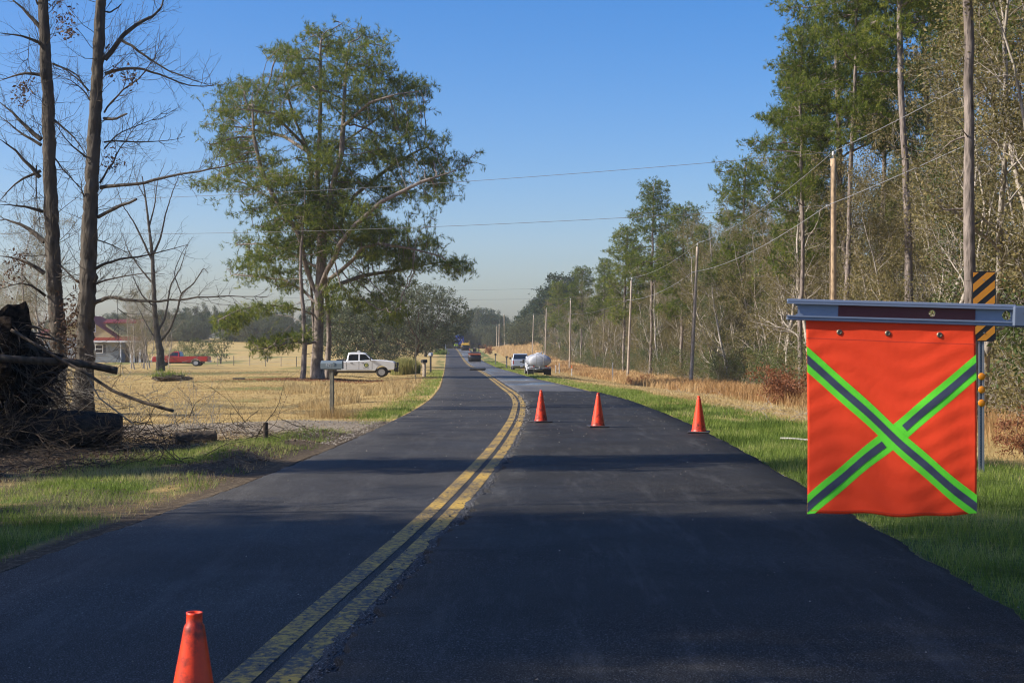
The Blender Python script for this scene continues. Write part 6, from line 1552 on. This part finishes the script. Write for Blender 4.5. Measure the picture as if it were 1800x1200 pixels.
# dry lawn
x, y, s = pick(260000, 27, 150, 42, -1, lambda x, y, s: (1 - cover(x, y)[1]) * (1 - .8 * cover(x, y)[2]) * np.clip(60 / y, .3, 1) * (np.abs(x) < .42 * y + 4), 1.5, .5)
blades('dormant_lawn_grass', x, y, g_.uniform(.03, .09, len(x)), wd_(y, .006), MT, 'straw coloured dormant lawn grass', 15, .9, False, .5 + .5 * (vnoise(x * .4, y * .3, 35) - .5))
x, y, s = pick(60000, 7, 27, 6, -1, lambda x, y, s: (1 - cover(x, y)[0]) * (1 - cover(x, y)[1]) * .9, 1.2, .4)
k = g_.random(len(x)) < .5; x, y = x[k], y[k]
blades('dry_roadside_turf', x, y, g_.uniform(.03, .11, len(x)), wd_(y, .005), MT, 'dry straw turf between the green patches by the brush pile', 25, .9, False, .5)
# dry turf between the green verge and the tall grass
x, y, s = pick(200000, 5, 210, 9, 1, lambda x, y, s: (1 - cover(x, y)[0]) * .8 * (x < woods_x(y)), 1.8, .6)
blades('dry_verge_turf', x, y, g_.uniform(.04, .13, len(x)), wd_(y, .005), MT, 'short dry turf on the bank beside the fresh lane', 16, .9, False, .55 + .4 * (vnoise(x * .6, y * .4, 36) - .5))
# tall rusty grass at the foot of the woods
def tall_w(x, y, s):
    e = woods_x(y) - x; lim = np.interp(y, [15, 25, 40, 70, 120, 200, 300], [2.0, 3.4, 6.0, 7.5, 8.5, 8.5, 8]); c = vnoise(x * .7, y * .5, 41)
    return sst(lim - e, -.3, 1.5) * (e > -3) * sst(c + .35, .35, .75)
x, y, s = pick(230000, 20, 300, 26, 1, tall_w, 1.55, 1.5)
blades('tall_rusty_grass', x, y, g_.uniform(.25, .80, len(x)) * (.55 + .6 * vnoise(x * .35, y * .25, 43)), wd_(y, .006) * 1.0, MO, 'tall rusty dry grass in front of the woods', 17, .5, True, .5 + .7 * (vnoise(x * .25, y * .12, 45) - .5))
# tall tufts by the mailbox
x = (g_.uniform(500, 765, 30000) - 900); y = g_.uniform(44, 84, 30000); x = x / FPX * y; k = (vnoise(x * .5, y * .25, 47) + .15 * vnoise(x * 2, y * 2, 48) > .62) & (xl(y) - x > 1.2) & (xl(y) - x < 8 + .05 * y)
x, y = x[k], y[k]; blades('tall_tan_grass', x, y, g_.uniform(.08, .34, len(x)), wd_(y, .006), MT, 'tall tan grass tufts behind the driveway mailbox', 18, .6, True, .6)
x = g_.normal((583 - 900) / FPX * 35.2, .35, 900); y = g_.normal(35.3, .3, 900); blades('mailbox_weeds', x, y, g_.uniform(.08, .42, 900), np.full(900, .007), MT, 'rusty weeds around the foot of the mailbox post', 19, .5, True, .3)
# far hill and field grass
x = g_.uniform(-32, 22, 60000); y = g_.uniform(300, 440, 60000); k = (x > xr(y) + 6) & (x < woods_x(y) + 12); x, y = x[k], y[k]
blades('hill_grass', x, y, g_.uniform(.4, .9, len(x)), np.full(len(x), .16), MO, 'golden grass covering the distant hill', 20, .5, False, .75)
# pampas clump beyond the white pickup
p = at(712, 126); n = 3200; a = g_.uniform(0, 6.28, n); rr = g_.random(n) ** .6 * 1.3
o = blades('pampas_grass', rr * np.cos(a), rr * np.sin(a), g_.uniform(.9, 1.9, n) * (1.1 - rr * .25), np.full(n, .045), m_blade('pampas_blade', [(0, (.10, .13, .04)), (.4, (.24, .25, .08)), (.75, (.50, .43, .16)), (1, (.66, .58, .30))]), None, 21, .55, True, None, np.zeros(n))
del o['kind']; o.location = p; tag(o, 'pale clump of pampas grass just past the nose of the white pickup', 'pampas grass')
p = at(775, 330); o = blades('green_bush', g_.normal(0, .6, 500), g_.normal(0, .6, 500), g_.uniform(.6, 1.5, 500), np.full(500, .16), MG, None, 22, .6, False, .45, np.zeros(500)); del o['kind']; o.location = p; tag(o, 'small bright green bush below the distant shelter', 'bush')
plant('rusty_bush', RUSSET, at(863, 330), 0, 1.6, 'small rust brown bush at the verge on the distant rise', 'bush', None, ('stem', 'crown'))

# ------------------------------------------------------------------ fallen timber and brush pile
def log(name, pts, r, mat, label, cat, k=22, group=None, endmat=None, knots=True):
    rg = np.random.default_rng(int(abs(pts[0][0]) * 100) + k); a = Vector(pts[0]); P = [Vector(p) - a for p in pts]; n = 30
    tt = np.linspace(0, len(P) - 1, n); Q = [P[int(min(t, len(P) - 1.001))].lerp(P[int(min(t, len(P) - 1.001)) + 1], t - int(min(t, len(P) - 1.001))) for t in tt]
    m = MB(); ax = (P[-1] - P[0]).normalized(); u = ax.orthogonal().normalized(); v = ax.cross(u); V = []; F = []
    for i, q in enumerate(Q):
        for j in range(k):
            ang = 2 * math.pi * j / k; rr = r * (1 + .05 * math.sin(3 * ang + i * .3) + rg.normal(0, .022)); V.append(q + (u * math.cos(ang) + v * math.sin(ang)) * rr)
    for i in range(n - 1):
        for j in range(k): F.append((i * k + j, i * k + (j + 1) % k, (i + 1) * k + (j + 1) % k, (i + 1) * k + j))
    F += [tuple(range(k)), tuple((n - 1) * k + j for j in range(k))]; m.add(V, F, True); m.sm[-1] = m.sm[-2] = False
    o = m.build(name, mat, None, a); tag(o, label, cat, group)
    c = MB(); q = Q[-1]; c.add([q + (u * math.cos(2 * math.pi * j / k) + v * math.sin(2 * math.pi * j / k)) * r * .90 + ax * .004 for j in range(k)] + [q + ax * .012], [(j, (j + 1) % k, k) for j in range(k)]); c.build('sawn_end', endmat or MK_twig, o)
    return o
d0 = 24.2
log('fallen_log', [at(-140, d0 - .4, hz(-10, d0) + .36), at(60, d0, hz(-8, d0) + .33), at(214, d0 + .3, hz(-6.6, d0) + .30)], .33, MK_log, 'thick dark fallen log lying at the edge of the brush pile', 'log', 26, None, MK_dark)
pp = lambda px, py, d: pt(px, py, d)
log('fallen_tree', [pp(-60, 625, 23.2), pp(40, 632, 23.3), pp(125, 637, 23.4), pp(160, 642, 23.5), pp(206, 651, 23.6)], .062, MK_dark, 'slim broken tree held up level across the two bare trees', 'fallen tree', 14, None, MK_grey)
log('fallen_branch', [pp(20, 580, 23.6), pp(60, 604, 23.4), pp(110, 634, 23.2), pp(150, 655, 23.0), pp(200, 688, 22.9), pp(255, 708, 22.8), pp(305, 722, 22.7)], .026, MK_dark, 'long thin broken branch slanting down from the root mass', 'branch', 10)
log('fallen_branch', [pp(150, 655, 23.05), pp(175, 700, 23.1), pp(235, 745, 23.2)], .012, MK_grey, 'thin forked stick leaning from the slim broken trunk to the log end', 'branch', 8)
log('small_log', [at(305, 26, hz(-6, 26) + .10), at(378, 26.4, hz(-5.5, 26.4) + .09)], .12, MK_dark, 'short rotten log in the litter beyond the thick fallen log', 'log', 14)
def root_mass():
    rg = np.random.default_rng(91); W = Wood(); c = np.array(at(-35, 24.4)); c[2] = hz(c[0], 24.4)
    e = empty('root_mass', tuple(c)); tag(e, 'dark torn up root mass with hanging roots at the head of the fallen log', 'root mass')
    bm = bmesh.new(); bmesh.ops.create_icosphere(bm, subdivisions=5, radius=1)
    for v in bm.verts:
        q = v.co.copy(); nn = mnoise.fractal(q * 2.1, 1, 2, 5) * .5 + mnoise.noise(q * 9) * .06; q *= 1 + nn
        v.co = Vector((q.x * 1.05, q.y * .8, 1.05 + q.z * 1.25))
        if v.co.z < -.1: v.co.z = -.1
    me = bpy.data.meshes.new('earth_plate'); bm.to_mesh(me); bm.free(); t = NT('dark_root_earth'); n_ = t.noise(t.coord(), 9, 6, .7)
    me.materials.append(t.done(t.princ(t.ramp(n_, [(.35, (.012, .009, .007)), (.65, (.05, .036, .025))]), 1., 0, t.bump(n_, .08, 1.), Specular_IOR_Level=.05))); link('earth_plate', me, e)
    for i in range(640):
        a = rg.uniform(0, 6.28); z = rg.uniform(.1, 2.15); rr = 1.02 * math.sqrt(max(.05, 1 - ((z - 1.05) / 1.35) ** 2)); p = np.array([rr * math.cos(a), rr * math.sin(a) * .8, z])
        d = np.array([math.cos(a), math.sin(a), rg.uniform(-.8, .5)]); d /= np.linalg.norm(d)
        branch(W, p, d, rg.uniform(.2, 1.15), rg.uniform(.005, .022), 1, rg, -.16, .22, 2.2, (.4, 1.1), 7, (.3, .6), .1, .003)
    link('roots', W.mesh('roots', MK_dark), e)
root_mass()
def brush(name, n, spot, rad, L, mat, label, seed, up=.0, r=(.004, .012), cat=None, depth=1):
    rg = np.random.default_rng(seed); W = Wood(); c = np.array(spot)
    for i in range(n):
        q = rg.normal(0, 1, 3) * rad; x, y = c[0] + q[0], c[1] + q[1]
        if -1.3 < xl(y) - x < 0 or xl(y) - x < 1.0 and x - xr(y) < 1.0: continue
        z = hz(x, y) + abs(q[2]) + .01
        a = rg.uniform(0, 6.28); d = np.array([math.cos(a), math.sin(a) * .8, rg.uniform(-.1, .6)]); d /= np.linalg.norm(d)
        branch(W, np.array([x, y, z]) - c, d, rg.uniform(*L), rg.uniform(*r), depth, rg, up, .17, 1.6, (.3, .9), 8, (.3, .6), .2, .003)
    o = link(name, W.mesh(name, mat), None, tuple(c))
    return tag(o, label, None, None, 'stuff') if cat is None else tag(o, label, cat)
def g3(px, d): q = at(px, d); return (q.x, q.y, q.z)
brush('brush_pile', 300, g3(20, 23.3), np.array([1.7, .9, .28]), (.4, 1.6), MK_dark, 'tangle of grey sticks and torn vines beneath the root mass', 61, -.03)
brush('fallen_twigs', 150, g3(60, 20.6), np.array([1.2, .8, .04]), (.25, .9), MK_dark, 'dark broken twigs strewn over the litter before the log', 62, -.05)
brush('litter_sticks', 150, g3(300, 26), np.array([1.5, 1.4, .06]), (.3, 1.0), MK_dark, 'grey sticks and stems in the litter past the log end', 63, -.02)
brush('vine_tangle', 260, g3(110, 37.6), np.array([1.2, .5, .7]), (.4, 1.6), MK_grey, 'tangled vines around the feet of the two bare trees', 64, .02)
brush('scattered_sticks', 60, g3(1385, 38), np.array([.8, 3., .02]), (.3, .9), MK_twig, 'pale sticks scattered on the dry bank below the woods', 65, -.03)
brush('bank_sticks', 30, g3(1215, 62), np.array([1.0, 4., .02]), (.3, 1.0), MK_twig, 'pale sticks scattered along the foot of the leaning pole', 66, -.03)
for k, (px, d, s, lab) in enumerate([(338, 30, 1.1, 'leafless weedy shrub sprouting beyond the log end'), (362, 29, .8, 'smaller leafless shrub next to the weedy one by the driveway'), (305, 31, .8, 'thin leafless shrub in front of the lawn stump'), (240, 34, .7, 'thin leafless shrub at the foot of the dark furrowed tree')]):
    W = Wood(); rg = np.random.default_rng(600 + k); c = g3(px, d)
    for i in range(9):
        a = rg.uniform(0, 6.28); dd = np.array([math.cos(a) * .45, math.sin(a) * .45, 1.]); dd /= np.linalg.norm(dd); branch(W, np.array([rg.normal(0, .12), rg.normal(0, .1), -.02]), dd, rg.uniform(.5, 1.25) * s, .007, 2, rg, .04, .16, 2.6, (.4, 1.), 7, (.3, .6), .15, .003)
    tag(link('bare_shrub', W.mesh('bare_shrub', MK_grey), None, c), lab, 'shrub', 'bare shrubs near the log')
# leaf litter flakes
def flakes(name, n, px, d, sx, sy, mat, label, size, seed):
    rg = np.random.default_rng(seed); c = at(px, d); x = rg.normal(c.x, sx, n); y = rg.normal(c.y, sy, n); k = (xl(y) - x > .4) | (x - xr(y) > .3); x, y = x[k], y[k]; z = H(x, y) + .012
    V, Q, T = leaves(np.stack([x, y, z], 1), size, .015, 1, rg); V[:, 2] = np.maximum(V[:, 2], H(V[:, 0], V[:, 1]) + .002); V[:, 2] = (V[:, 2] - H(V[:, 0], V[:, 1])) * .5 + H(V[:, 0], V[:, 1])
    tag(link(name, mesh_np(name, V, None, Q, mat, False, {'tone': T})), label, kind='stuff')
flakes('leaf_litter', 16000, 90, 22, 2.8, 2.6, ML_dead, 'brown leaf litter around the brush pile', .03, 71)
flakes('fallen_leaves', 9000, 330, 26, 2.6, 2.4, ML_dead, 'brown fallen leaves past the end of the log', .03, 72)
flakes('pine_straw', 14000, 560, 97, 3.2, 3.4, ML_russet, 'rusty pine straw under the big pine', .07, 73)
x, y, s = pick(26000, 16, 24, 2.5, -1, lambda x, y, s: .6 * sst(s, 1.2, 3), 1.2); 
# the old stump with sprouts on the lawn, a dark plank, an ivy tuft
e = empty('lawn_stump', at(297, 92)); tag(e, 'dark weathered stump with green sprouts on the dormant lawn', 'stump')
bm = bmesh.new(); bmesh.ops.create_icosphere(bm, subdivisions=4, radius=1)
for v in bm.verts:
    q = v.co * (1 + mnoise.fractal(v.co * 2.5, 1, 2, 4) * .35); v.co = Vector((q.x * 1.05 + (.35 if q.x > 0 else 0) * q.x, q.y * .5, max(-.1, .20 + q.z * .24)))
me = bpy.data.meshes.new('stump_wood'); bm.to_mesh(me); bm.free(); me.materials.append(MK_dark); link('stump_wood', me, e)
o = blades('sprouts', g_.normal(-.2, .5, 240), g_.normal(0, .25, 240), g_.uniform(.2, .7, 240), np.full(240, .04), MG, None, 23, .8, False, .4, np.full(240, .3)); del o['kind']; o.parent = e
e = empty('dark_plank', at(420, 98)); tag(e, 'short dark plank lying on the lawn near the pine mulch', 'plank'); m = MB(); m.box(-.42, .42, -.12, .12, 0, .13, .02); m.build('board', M_blk, e)
# white birch-like stick on the verge left of the flag
log('bleached_branch', [at(1372, 26.5, hz(5, 26.5) + .05), at(1392, 26.2, hz(5.2, 26.2) + .06), at(1425, 26, hz(5.4, 26) + .04)], .018, flat('bleached_wood', (.36, .34, .30), .8), 'bleached white branch lying in the green verge beside the flag', 'branch', 8)
log('dirt_stub', [at(467, 25.3, hz(-4.4, 25.3) - .1), at(467, 25.3, hz(-4.4, 25.3) + .32)], .045, MK_dark, 'small broken stub standing in the soil mound by the road', 'stub', 10)

# ------------------------------------------------------------------ haze
if HAZE > 0:
    m = MB(); m.box(-420, 420, -90, 900, -8, 46); o = m.build('haze', None, None); o.data.materials.clear()
    t = NT('thin_winter_haze'); v = t.n('ShaderNodeVolumePrincipled'); v.inputs['Density'].default_value = HAZE; v.inputs['Color'].default_value = (.93, .96, 1, 1); v.inputs['Anisotropy'].default_value = .3
    t.l(v.outputs[0], t.out.inputs[1]); o.data.materials.append(t.m); tag(o, 'thin bluish haze over the road and fields', kind='stuff')
